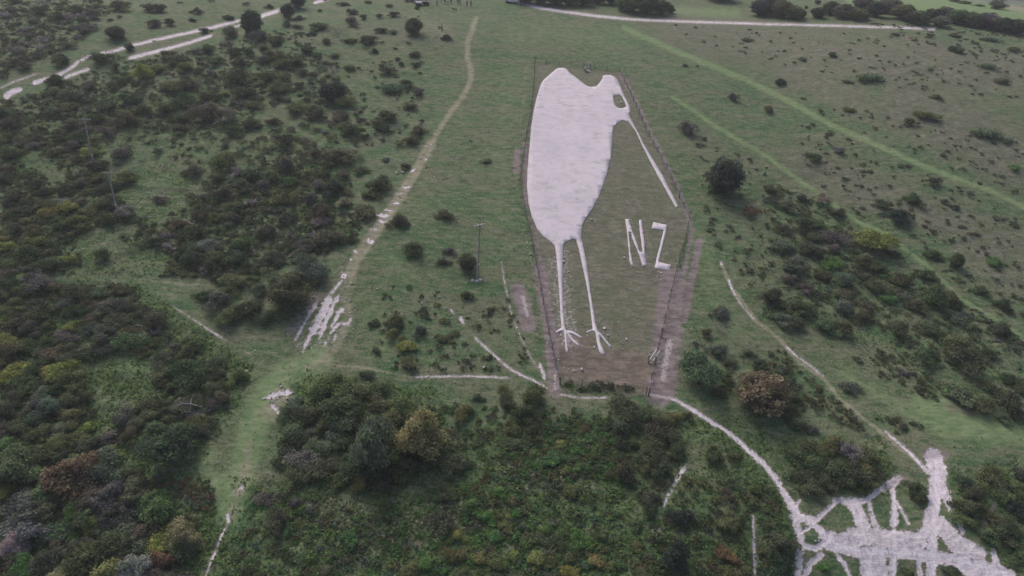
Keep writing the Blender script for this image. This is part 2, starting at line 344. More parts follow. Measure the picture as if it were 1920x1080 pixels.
# rank vegetation zones
for poly, st in ((PL('440,900 700,900 900,800 1420,780 1500,950 1480,1090 400,1090'), .6), (PL('0,180 660,130 640,460 250,520 0,520'), .55), (PL('0,520 270,530 480,690 380,860 420,1000 380,1090 0,1090'), .75),
                 (PL('1400,340 1640,400 1900,620 1920,780 1780,740 1560,620 1400,590'), .35), (PL('0,0 220,0 150,80 0,150'), .6), (PL('1450,820 1660,820 1680,920 1480,930'), .6), (PL('1780,880 1920,860 1920,1090 1880,1060 1800,960'), .5), (PL('540,690 820,730 850,900 520,890'), .7)):
    m = inpoly(U + jit * 8, V + jit * 6, poly)
    masks['dark'][m] = np.maximum(masks['dark'][m], st * (.7 + .8 * vn(U[m] / 26, V[m] / 18, 9)))
for c_ in ('heath', 'dark'): masks[c_] = np.clip(masks[c_], 0, 1)
N = len(gx)
def full(a, fill=0.0):
    o = np.full(N, fill, np.float32); o[vi] = a; return o
CK = full(chalk)
calm = np.clip(np.maximum(CK * 1.4, full(masks['ride']) * .8), 0, 1); calm = np.maximum(calm, full(ins.astype(float)) * .8)
tuss = vn(gx / 2.3, gy / 1.3, 21) * .34 + vn(gx / .9, gy / .7, 22) * .16 + vn(gx / 5.5, gy / 3.0, 23) * .45
tuss = tuss * (1 - .85 * calm) * (.45 + 1.1 * full(masks['dark']) + .4 * full(masks['heath'])) * np.clip(1.5 - gw / 260, .25, 1)
gully = full(np.where(chalk > .5, np.clip(chalk - .5, 0, .3), 0)) * 1.3
pitrough = full(np.where(owner == 5, 1.0, 0)) * (CK > .45)
zz = gz + tuss * (gw < 600) - gully * .2 + pitrough * (vn(gx / .8, gy / .5, 31) * .10 + vn(gx / .4, gy / .3, 32) * .08) * (1 - full(masks['worn']))
verts = np.stack([gx, gy, zz], 1)
# vertex normals
P3 = verts.reshape(ny, nx, 3)
dx = np.gradient(P3, axis=1); dy = np.gradient(P3, axis=0)
nrm = np.cross(dx, dy).reshape(-1, 3); nrm /= np.linalg.norm(nrm, axis=1)[:, None]
ia = (np.arange(ny - 1)[:, None] * nx + np.arange(nx - 1)[None, :]).ravel()
faces = np.stack([ia, ia + 1, ia + 1 + nx, ia + nx], 1)
OW = np.full(N, -1); OW[vi] = owner
fc = CK[faces].mean(1); fo = OW[faces].max(1)
fe = full(masks['earth'])[faces].mean(1)
cls = np.where(fc > .5, fo + 1, np.where(fe > .5, len(CHN) + 1, 0))
# the far pale field and the grassland
colA = np.stack([CK, full(masks['earth']), full(masks['ride']), full(masks['worn'])], 1)
colB = np.stack([full(masks['heath']), full(masks['dark']), full(masks['rust']), full(masks['dust'])], 1)

GAIN = 1.14
def ground_material():
    m = NT('ground')
    A = m.attr('markA'); B = m.attr('markB')
    sa = m.n('ShaderNodeSeparateColor'); m.t.links.new(A.outputs['Color'], sa.inputs[0])
    sb = m.n('ShaderNodeSeparateColor'); m.t.links.new(B.outputs['Color'], sb.inputs[0])
    ck, ea, ri, wo = sa.outputs[0], sa.outputs[1], sa.outputs[2], A.outputs['Alpha']
    he, da, ru, du = sb.outputs[0], sb.outputs[1], sb.outputs[2], B.outputs['Alpha']
    c = m.coord(); cs = m.coord(.45, 1.0, 1.0)
    n1 = m.noise(c, .035, 4, .6); n2 = m.noise(cs, .22, 5, .65, .6); n3 = m.noise(cs, 1.3, 5, .7); n4 = m.noise(c, 3.4, 4, .75); n5 = m.noise(c, .6, 4, .6, .5)
    g = m.mix(m.ramp(n1, .40, .60), (.082, .150, .066), (.108, .150, .074))
    g = m.mix(m.ramp(n2, .44, .62), g, (.145, .158, .096))
    g = m.mix(m.ramp(n2, .47, .34), g, (.058, .128, .050))
    g = m.mix(m.ramp(n3, .50, .64), g, (.185, .195, .122))
    g = m.mix(m.ramp(n3, .48, .36), g, (.052, .095, .044))
    g = m.mix(m.math('MULTIPLY', m.ramp(n5, .45, .30), .5), g, (.050, .100, .046))
    g = m.mix(m.math('MULTIPLY', m.ramp(n4, .5, .68), .7), g, (.235, .235, .160))
    g = m.mix(m.math('MULTIPLY', m.ramp(n4, .48, .32), .7), g, (.034, .062, .030))
    def th(mask, noise, k, a, b):
        return m.ramp(m.math('ADD', mask, m.math('MULTIPLY', m.math('SUBTRACT', noise, .5), k)), a, b)
    hc = m.mix(m.ramp(n3, .38, .62), (.128, .120, .092), (.215, .200, .160))
    hc = m.mix(m.ramp(n5, .42, .60), hc, (.115, .138, .078))
    hc = m.mix(m.math('MULTIPLY', m.ramp(n4, .5, .7), .6), hc, (.30, .27, .235))
    g = m.mix(m.math('MULTIPLY', th(he, n5, 1.3, .12, .62), .88), g, hc)
    dc = m.mix(m.ramp(n3, .38, .60), (.055, .092, .036), (.130, .185, .070))
    dc = m.mix(m.math('MULTIPLY', m.ramp(n4, .52, .7), .7), dc, (.17, .19, .09))
    g = m.mix(th(da, n5, 1.4, .25, .85), g, dc)
    g = m.mix(m.math('MULTIPLY', th(ri, n5, .5, .15, .75), .85), g, m.mix(m.ramp(n3, .35, .65), (.145, .225, .100), (.225, .295, .145)))
    g = m.mix(m.math('MULTIPLY', th(wo, n5, .8, .15, .7), .88), g, m.mix(m.ramp(n3, .35, .65), (.21, .205, .135), (.34, .315, .235)))
    g = m.mix(m.math('MULTIPLY', th(ru, n5, 1.4, .3, .85), .8), g, m.mix(m.ramp(n3, .38, .62), (.135, .106, .088), (.235, .185, .158)))
    ec = m.mix(m.ramp(n3, .35, .65), (.175, .136, .136), (.30, .245, .252))
    ec = m.mix(m.math('MULTIPLY', m.ramp(n4, .5, .7), .5), ec, (.30, .255, .27))
    g = m.mix(m.math('MULTIPLY', th(ea, n5, 1.0, .25, .75), .9), g, ec)
    cc = m.mix(m.ramp(n3, .35, .65), (.60, .54, .57), (.86, .78, .84))
    cc = m.mix(m.math('MULTIPLY', m.ramp(n2, .38, .62), .5), cc, (.84, .77, .83))
    cc = m.mix(m.math('MULTIPLY', m.ramp(wo, .2, .7), .75), cc, (.90, .83, .90))
    st = m.noise(m.coord(2.2, .35, .6), 1.6, 5, .7, .4)
    cc = m.mix(m.math('MULTIPLY', m.ramp(st, .50, .36), .6), cc, (.48, .43, .45))
    cc = m.mix(m.math('MULTIPLY', m.ramp(n4, .5, .36), .5), cc, (.54, .49, .51))
    n6 = m.noise(c, 2.1, 6, .75)
    g = m.mix(m.math('MULTIPLY', m.ramp(m.math('ADD', ck, m.math('MULTIPLY', m.math('SUBTRACT', n5, .5), .5)), .22, .52), .55), g, (.235, .215, .175))
    g = m.mix(m.math('MULTIPLY', m.ramp(m.math('ADD', m.math('MULTIPLY', du, .75), n6), .86, 1.0), .85), g, (.46, .42, .42))
    # stray lumps of chalk in the turf
    spk = m.noise(c, 2.6, 2, .5)
    g = m.mix(m.math('MULTIPLY', m.ramp(spk, .745, .775), .45), g, (.34, .33, .30))
    vs = m.n('ShaderNodeVectorMath', operation='SCALE'); m.put(g, vs.inputs[0]); vs.inputs['Scale'].default_value = GAIN; g = vs.outputs[0]
    ckf = m.ramp(m.math('ADD', ck, m.math('MULTIPLY', m.math('ADD', m.math('MULTIPLY', m.math('SUBTRACT', n6, .5), .7), m.math('MULTIPLY', m.math('SUBTRACT', n4, .5), .35)), 1.0)), .46, .72)
    cc = m.mix(m.math('MULTIPLY', m.ramp(ea, .3, .8), .6), cc, (.33, .28, .30))
    g = m.mix(ckf, g, cc)
    h = m.math('ADD', m.math('MULTIPLY', n3, .6), m.math('ADD', m.math('MULTIPLY', n4, .25), m.math('MULTIPLY', n6, .3)))
    m.bump(h, .8, .30)
    return m.out(g)
MG = ground_material()

def sub_mesh(name, sel):
    f = faces[sel]; u, inv = np.unique(f, return_inverse=True); f2 = inv.reshape(-1, 4)
    me = mesh_np(name, verts[u], f2, MG, True)
    for nm, cdat in (('markA', colA), ('markB', colB)):
        a = me.attributes.new(nm, 'FLOAT_COLOR', 'POINT'); a.data.foreach_set('color', np.ascontiguousarray(cdat[u], np.float32).ravel())
    me.normals_split_custom_set_from_vertices(nrm[u].tolist()) if len(u) < 60000 else me.normals_split_custom_set_from_vertices(nrm[u])
    return link(name, me)
LBL = {0: ('ground', 'grassy chalk hillside sloping up to a flat top'), 1: ('gravel_track', 'pale gravel track running along the hilltop'),
       2: ('chalk_track', 'twin white chalk vehicle tracks through scrub at upper left'), 3: ('chalk_path', 'narrow trodden chalk paths across the slope'),
       4: ('chalk_step', 'broken white chalk steps worn into the footpath'), 5: ('chalk_scar', 'bare white chalk scar eroded in the turf'),
       6: ('chalk_pit', 'white chalk pit floor with branching trails'), 7: ('bare_earth', 'brown bare earth strips along the fence')}
for k, (nm, lb) in LBL.items():
    sel = cls == k
    if sel.any(): tag(sub_mesh(nm, sel), lb, None, None, 'structure')

def zground(x, y):           # surface height including the small relief is within a few cm of H
    return H(x, y)
def at(px, py):
    x, y, z, t = ground([px], [py]); return float(x[0]), float(y[0]), float(z[0]), float(t[0])

# ---------------------------------------------------------------- chalk kiwi and letters: slabs of packed chalk laid on the slope
def slab_material():
    m = NT('packed_chalk'); c = m.coord(); cs = m.coord(.6, 1, 1)
    n1 = m.noise(c, .12, 5, .6, .6); n2 = m.noise(cs, .8, 5, .65); n3 = m.noise(c, 6, 4, .7)
    k = m.mix(m.ramp(n1, .30, .70), (.69, .625, .685), (.76, .685, .735))
    k = m.mix(m.math('MULTIPLY', m.ramp(n2, .49, .38), .5), k, (.56, .53, .57))
    k = m.mix(m.math('MULTIPLY', m.ramp(n2, .54, .68), .5), k, (.83, .76, .82))
    k = m.mix(m.math('MULTIPLY', m.ramp(n3, .46, .30), .5), k, (.52, .48, .51))
    k = m.mix(m.math('MULTIPLY', m.ramp(m.noise(cs, .5, 6, .8), .53, .66), .7), k, (.46, .45, .46))
    m.bump(m.math('ADD', n3, n2), .35, .08); m.b.inputs['Roughness'].default_value = .95
    return m.out(k)
MSLAB = slab_material()
def slab(name, outline, holes, rough=.1, step=1.1, top=.10):
    def densify(poly, jitter):
        xs, ys_, zs, ts = ground([p[0] for p in poly], [p[1] for p in poly])
        out = []; n = len(xs)
        for i in range(n):
            a = np.array([xs[i], ys_[i]]); b = np.array([xs[(i + 1) % n], ys_[(i + 1) % n]])
            L = np.linalg.norm(b - a); k = max(1, int(L / .35))
            nn = np.array([-(b - a)[1], (b - a)[0]]) / max(L, 1e-6)
            for j in range(k):
                q = a + (b - a) * j / k
                w = jitter * (vn(np.array([q[0] * 1.9]), np.array([q[1] * 1.9]), 41)[0] + .8 * vn(np.array([q[0] * .7]), np.array([q[1] * .7]), 42)[0])
                out.append(tuple(q + nn * w))
        return out
    polys = [densify(outline, rough)] + [densify(h, rough) for h in holes]
    pts = []; edges = []
    for p in polys:
        b = len(pts); pts += p; edges += [(b + i, b + (i + 1) % len(p)) for i in range(len(p))]
    nb = len(pts)
    o = np.array(polys[0]); gx_, gy_ = np.meshgrid(np.arange(o[:, 0].min(), o[:, 0].max(), step), np.arange(o[:, 1].min(), o[:, 1].max(), step))
    gx_, gy_ = gx_.ravel(), gy_.ravel(); m = inpoly(gx_, gy_, polys[0])
    for h in polys[1:]: m &= ~inpoly(gx_, gy_, h)
    pts += list(zip(gx_[m].tolist(), gy_[m].tolist()))
    v2, e2, f2, ov, oe, of = delaunay_2d_cdt([Vector(p) for p in pts], edges, [], 0, 1e-5)
    v2 = np.array([(p.x, p.y) for p in v2]); cen = np.array([v2[list(f)].mean(0) for f in f2])
    keep = inpoly(cen[:, 0], cen[:, 1], polys[0])
    for h in polys[1:]: keep &= ~inpoly(cen[:, 0], cen[:, 1], h)
    tri = np.array([list(f) for f, k in zip(f2, keep) if k])
    z = H(v2[:, 0], v2[:, 1]); V3 = np.column_stack([v2, z + top + .035 * vn(v2[:, 0] / 1.5, v2[:, 1] / 1.5, 44)])
    bot = np.column_stack([v2, z - .25]); n = len(v2)
    from collections import Counter
    cnt = Counter()
    for t in tri:
        for a, b in ((t[0], t[1]), (t[1], t[2]), (t[2], t[0])): cnt[(int(a), int(b))] += 1
    rim = [(a, b) for (a, b) in cnt if (b, a) not in cnt]
    me = bpy.data.meshes.new(name)
    me.from_pydata(np.vstack([V3, bot]).tolist(), [], [tuple(int(i) for i in t) for t in tri] + [(b, a, a + n, b + n) for a, b in rim])
    me.update(); me.materials.append(MSLAB)
    nt = len(tri); sm = [True] * nt + [False] * len(rim); me.polygons.foreach_set('use_smooth', sm)
    # origin at the middle of the shape
    return link(name, me)
BODY = PL('1001.4,203 1004.6,190 1008.3,176.7 1013.9,158.6 1018,151.7 1032,139.2 1041.7,130.8 1047.2,128 1058.3,128 1063.2,130.8 1068,137 1077.8,144 1090.3,154.4 1100,161.4 1105.6,163.5 1113.9,163.5 1119.4,161.7 1122.9,157.2 1127,151.7 1129.9,147.5 1129.2,144 1134.7,141.7 1143,141.2 1151.4,144 1157,149 1161,158.6 1165.3,168.3 1170.8,180.8 1175.7,190.6 1180.5,200.3 1181.7,208.6 1179.2,213.5 1180.6,219.7 1184.7,228 1200,256 1206,270 1220,292.5 1242.5,330 1272,387.5 1267.5,390 1235,332.5 1217.5,300 1202.5,270 1192.5,247.5 1180,230 1167.5,225.5 1157.5,231 1151,237.5 1148,250 1147.5,270 1145.5,295 1140,317.5 1132.5,342.5 1122.5,370 1107.5,397.5 1097.5,410 1091,425 1089.5,447.5 1095,470 1100,495 1106,540 1111,572.5 1116,605 1120,621 1126,626 1136,638 1146,650 1143.7,652.5 1130,635 1123.7,627.5 1125,642.5 1132.5,660 1135,665 1130,666 1123.7,660 1120,645 1116,622.5 1110,620.5 1100,624.5 1100,622.3 1111,617.5 1108.7,595 1105,565 1099,530 1092.5,500 1087.5,475 1080,449 1075,448 1067.5,451 1057.5,456 1056,460 1055,495 1054.5,540 1056,577 1058.7,612.5 1061,620 1072.5,621 1091,632.5 1090,635 1072.5,626 1066,625 1075,637.5 1087.5,647.5 1085,650.5 1072.5,640 1062.5,626 1062.5,640 1065,657.5 1062.5,663 1060.5,657.5 1058.2,627.5 1056,620 1042.5,625 1042,622.6 1053.2,615 1051,595 1049.5,565 1048,540 1046,515 1043.7,485 1041,462.5 1035,456 1017.5,442.5 1007.5,430 997.5,407.5 991,380 988,350 989,320 991,295 993,270 996,237.5')
EYE = [(1000 + a / 7.2, 110 + b / 7.2) for a, b in PL('1080,510 1100,495 1140,492 1170,495 1200,515 1230,580 1250,630 1255,650 1235,665 1190,678 1160,672 1130,660 1105,630 1092,590 1085,560')]
tag(slab('chalk_kiwi', BODY, [EYE], .045), 'giant white chalk kiwi bird cut into the fenced hillside', 'hill figure')
def cr(s): return [(1140 + a / 6.75, 380 + b / 6.75) for a, b in PL(s)]
NN = cr('217,215 265,215 300,345 345,455 402,625 435,632 425,540 405,370 390,235 400,222 425,225 440,360 460,520 470,660 485,800 437,805 400,680 365,600 330,510 298,415 293,375 262,375 268,450 285,600 300,740 322,797 290,795 275,740 262,620 250,480 237,330')
ZZ = cr('572,252 750,290 735,370 700,500 670,620 640,755 800,795 775,862 585,835 600,790 620,690 655,560 690,420 708,352 550,332')
tag(slab('chalk_letter', NN, [], .10, 1.0), 'white chalk letter N on the turf below the beak', 'letter', 'chalk letters NZ')
tag(slab('chalk_letter', ZZ, [], .10, 1.0), 'white chalk letter Z beside the fence corner', 'letter', 'chalk letters NZ')

# ---------------------------------------------------------------- foliage
def foliage_material():
    m = NT('foliage'); a = m.attr('tone').outputs['Fac']
    oi = m.n('ShaderNodeObjectInfo')
    x = m.n('ShaderNodeVectorMath', operation='SCALE'); m.t.links.new(oi.outputs['Color'], x.inputs[0]); m.put(a, x.inputs['Scale'])
    pn = m.noise(m.coord(), 4.5, 2, .5); pn2 = m.noise(m.coord(1.2, .9, 1.1), 7.0, 2, .5)
    gx1 = m.n('ShaderNodeVectorMath', operation='MULTIPLY'); m.t.links.new(x.outputs[0], gx1.inputs[0]); gx1.inputs[1].default_value = (1.02, 1.28, .80)
    gx2 = m.n('ShaderNodeVectorMath', operation='MULTIPLY'); m.t.links.new(x.outputs[0], gx2.inputs[0]); gx2.inputs[1].default_value = (1.04, 1.0, 1.12)
    c = m.mix(m.math('MULTIPLY', m.ramp(pn, .52, .66), .8), x.outputs[0], gx1.outputs[0])
    c = m.mix(m.math('MULTIPLY', m.ramp(pn2, .54, .68), .75), c, gx2.outputs[0])
    c = m.mix(m.ramp(a, 1.15, 1.7, 0, .35), c, (.20, .22, .11))
    return leafy(m, c)
def leafy(m, c):
    m.t.nodes.remove(m.b)
    d = m.n('ShaderNodeBsdfDiffuse'); t = m.n('ShaderNodeBsdfTranslucent'); x = m.n('ShaderNodeMixShader')
    m.put(c, d.inputs['Color']); m.put(c, t.inputs['Color']); x.inputs[0].default_value = .34
    m.t.links.new(d.outputs[0], x.inputs[1]); m.t.links.new(t.outputs[0], x.inputs[2]); m.t.links.new(x.outputs[0], m.t.nodes['Material Output'].inputs['Surface'])
    return m.m
MF = foliage_material()
MBARK = flat('bark', (.075, .062, .052), .95, .3, 9)
MDEAD = flat('dead_wood', (.30, .265, .28), .9, .3, 5)
def leaves(cents, rad, n_each, size, tones, g, spread=(.55, 1.0), flatz=.8):
    k = len(cents); tot = k * n_each
    ci = np.repeat(np.arange(k), n_each)
    d = g.normal(size=(tot, 3)); d[:, 2] = np.abs(d[:, 2]) * 1.15 - .35; d /= np.linalg.norm(d, axis=1)[:, None]
    r = rad[ci] * g.uniform(*spread, tot)
    p = cents[ci] + d * r[:, None] * np.array([1, 1, flatz])
    nn = d + g.normal(size=(tot, 3)) * .55; nn[:, 2] += .25; nn /= np.linalg.norm(nn, axis=1)[:, None]
    a = np.cross(nn, g.normal(size=(tot, 3))); a /= np.linalg.norm(a, axis=1)[:, None]; b = np.cross(nn, a)
    s = size * g.uniform(.6, 1.5, tot)[:, None]; e = g.uniform(.45, .8, tot)[:, None]
    q = np.stack([p - a * s, p - b * s * e, p + a * s, p + b * s * e], 1).reshape(-1, 3)
    f = np.arange(tot * 4).reshape(-1, 4)
    t = np.repeat(tones[ci] * g.uniform(.72, 1.3, tot), 4)
    return q, f, t
def crown(seed, hr, nc, nl, lobes=.25, size=.03, base=.0, stretch=1.0, style='dome'):
    g = np.random.default_rng(seed)
    ph = g.uniform(0, 6.28, 4)
    cs = []
    while len(cs) < nc:
        th = g.uniform(0, 2 * math.pi); lob = 1 - lobes + lobes * (np.sin(2 * th + ph[0]) * .5 + np.sin(3 * th + ph[1]) * .4 + np.sin(5 * th + ph[2]) * .3)
        rr = math.sqrt(g.uniform(0, 1)) * .78 * lob; zc = math.sqrt(max(0, 1 - (rr / .85) ** 2)) * hr * g.uniform(.45, .82) * (.75 + .35 * math.sin(th * 2 + ph[3]))
        if style == 'ball':
            u = g.normal(size=3); u /= np.linalg.norm(u); u *= g.uniform(.6, 1.0) * lob
            cs.append((u[0] * .36, u[1] * .36, hr * (.38 + .38 * u[2]))); continue
        if style == 'flat': zc = hr * g.uniform(.2, .75) * (1 - .6 * rr)
        cs.append((rr * math.cos(th) * .62 * stretch, rr * math.sin(th) * .62, base + zc))
    cs = np.array(cs); rad = g.uniform(.09, .19, nc)
    tones = g.uniform(.62, 1.38, nc)
    q, f, t = leaves(cs, rad, nl, size, tones, g)
    m = q[:, 2].reshape(-1, 4).min(1) > base * .5 - .02
    q = q.reshape(-1, 4, 3)[m].reshape(-1, 3); t = t.reshape(-1, 4)[m].ravel(); f = np.arange(len(q)).reshape(-1, 4)
    return q, t, cs
def stems_mesh(name, cs, r0, mat, n=9, trunk=0.0, seed=0):
    g = random.Random(seed); mb = MB()
    if trunk > 0:
        mb.tube([(0, 0, -.06), (.01, .0, trunk * .4), (-.01, .01, trunk)], [r0 * 1.6, r0 * 1.2, r0], 7)
    for i in g.sample(range(len(cs)), min(n, len(cs))):
        c = cs[i]; k = Vector((c[0] * .45, c[1] * .45, trunk + (c[2] - trunk) * .5 + .02))
        mb.tube([(g.uniform(-.02, .02), g.uniform(-.02, .02), trunk * .9 - .04), k, (c[0], c[1], c[2])], [r0 * .8, r0 * .5, r0 * .2], 5)
    return mb.mesh(name, mat)
PROTO = {}
def build_proto(kind, i):
    s = 100 * (hash_k[kind] + 1) + i
    if kind == 'juniper': q, t, cs = crown(s, .42, 54, 72, .46, .020)
    elif kind == 'flatbush': q, t, cs = crown(s, .24, 50, 60, .42, .021, style='flat')
    elif kind == 'hawthorn': q, t, cs = crown(s, .40, 58, 60, .50, .019)
    elif kind == 'round': q, t, cs = crown(s, 1.0, 110, 70, .10, .022, style='ball')
    elif kind == 'bramble': q, t, cs = crown(s, .26, 80, 60, .42, .025, style='flat')
    elif kind == 'tree': q, t, cs = crown(s, .66, 100, 85, .28, .021, base=.07)
    me = mesh_np('foliage', q, np.arange(len(q)).reshape(-1, 4), MF, False, t)
    tr = .16 if kind == 'tree' else 0.0
    st = stems_mesh('stems', cs, .022 if kind == 'tree' else .010, MBARK, 12, tr, s)
    return me, st
hash_k = {'juniper': 0, 'flatbush': 1, 'hawthorn': 2, 'round': 3, 'bramble': 4, 'tree': 5}
NPROTO = {'juniper': 6, 'flatbush': 4, 'hawthorn': 5, 'round': 2, 'bramble': 3, 'tree': 5}
for k in hash_k:
    PROTO[k] = [build_proto(k, i) for i in range(NPROTO[k])]
def dead_mesh(seed, thick=.010, name='branches'):
    g = random.Random(seed); mb = MB()
    def br(p, d, L, r, lev):
        pts = [p]; q = p
        for _ in range(3):
            d = (d + Vector((g.uniform(-.35, .35), g.uniform(-.35, .35), g.uniform(-.2, .2)))).normalized(); q = q + d * L / 3; q.z = max(q.z, .01); pts.append(q)
        mb.tube(pts, [r, r * .8, r * .6, r * .4], 4 if lev else 5)
        if lev > 0:
            for _ in range(4):
                b = pts[g.choice((1, 2, 3))]
                nd = (d + Vector((g.uniform(-1, 1), g.uniform(-1, 1), g.uniform(-.3, .6)))).normalized()
                br(b, nd, L * g.uniform(.4, .65), r * .55, lev - 1)
    for _ in range(9):
        a = g.uniform(0, 6.28); e = g.uniform(.15, .7)
        br(Vector((0, 0, 0)), Vector((math.cos(a) * math.cos(e), math.sin(a) * math.cos(e), math.sin(e))), g.uniform(.35, .5), thick, 2)
    return mb.mesh(name, MDEAD)
DEAD = [dead_mesh(5 + i) for i in range(4)]

COL = {  # foliage base colours
 'dk': (.080, .098, .060), 'md': (.108, .132, .072), 'ol': (.130, .140, .074), 'yg': (.205, .225, .085), 'br': (.108, .112, .076), 'pu': (.120, .118, .104),
 'yt': (.25, .25, .145), 'rb': (.150, .118, .098), 'gy': (.200, .186, .185), 'gg': (.118, .150, .105), 'bg': (.105, .185, .072), 'pg': (.18, .20, .13), 'ru': (.160, .122, .078), 'tn': (.225, .200, .150), 'bk': (.052, .068, .056), 'rd': (.18, .11, .088), 'wh': (.30, .27, .255)}
COL = {k: tuple(v * 1.58 for v in c) for k, c in COL.items()}
WORD = {'yt': 'pale yellow-leaved', 'rb': 'reddish-topped', 'dk': 'dark green', 'md': 'mid green', 'ol': 'olive green', 'yg': 'yellow-green', 'br': 'brown-tinged', 'pu': 'purple-brown', 'gy': 'grey leafless-looking', 'gg': 'grey-green',
        'bg': 'bright green', 'pg': 'pale green', 'ru': 'rust-brown', 'tn': 'pale tan', 'bk': 'very dark green', 'rd': 'red-tinted', 'wh': 'whitish-grey'}
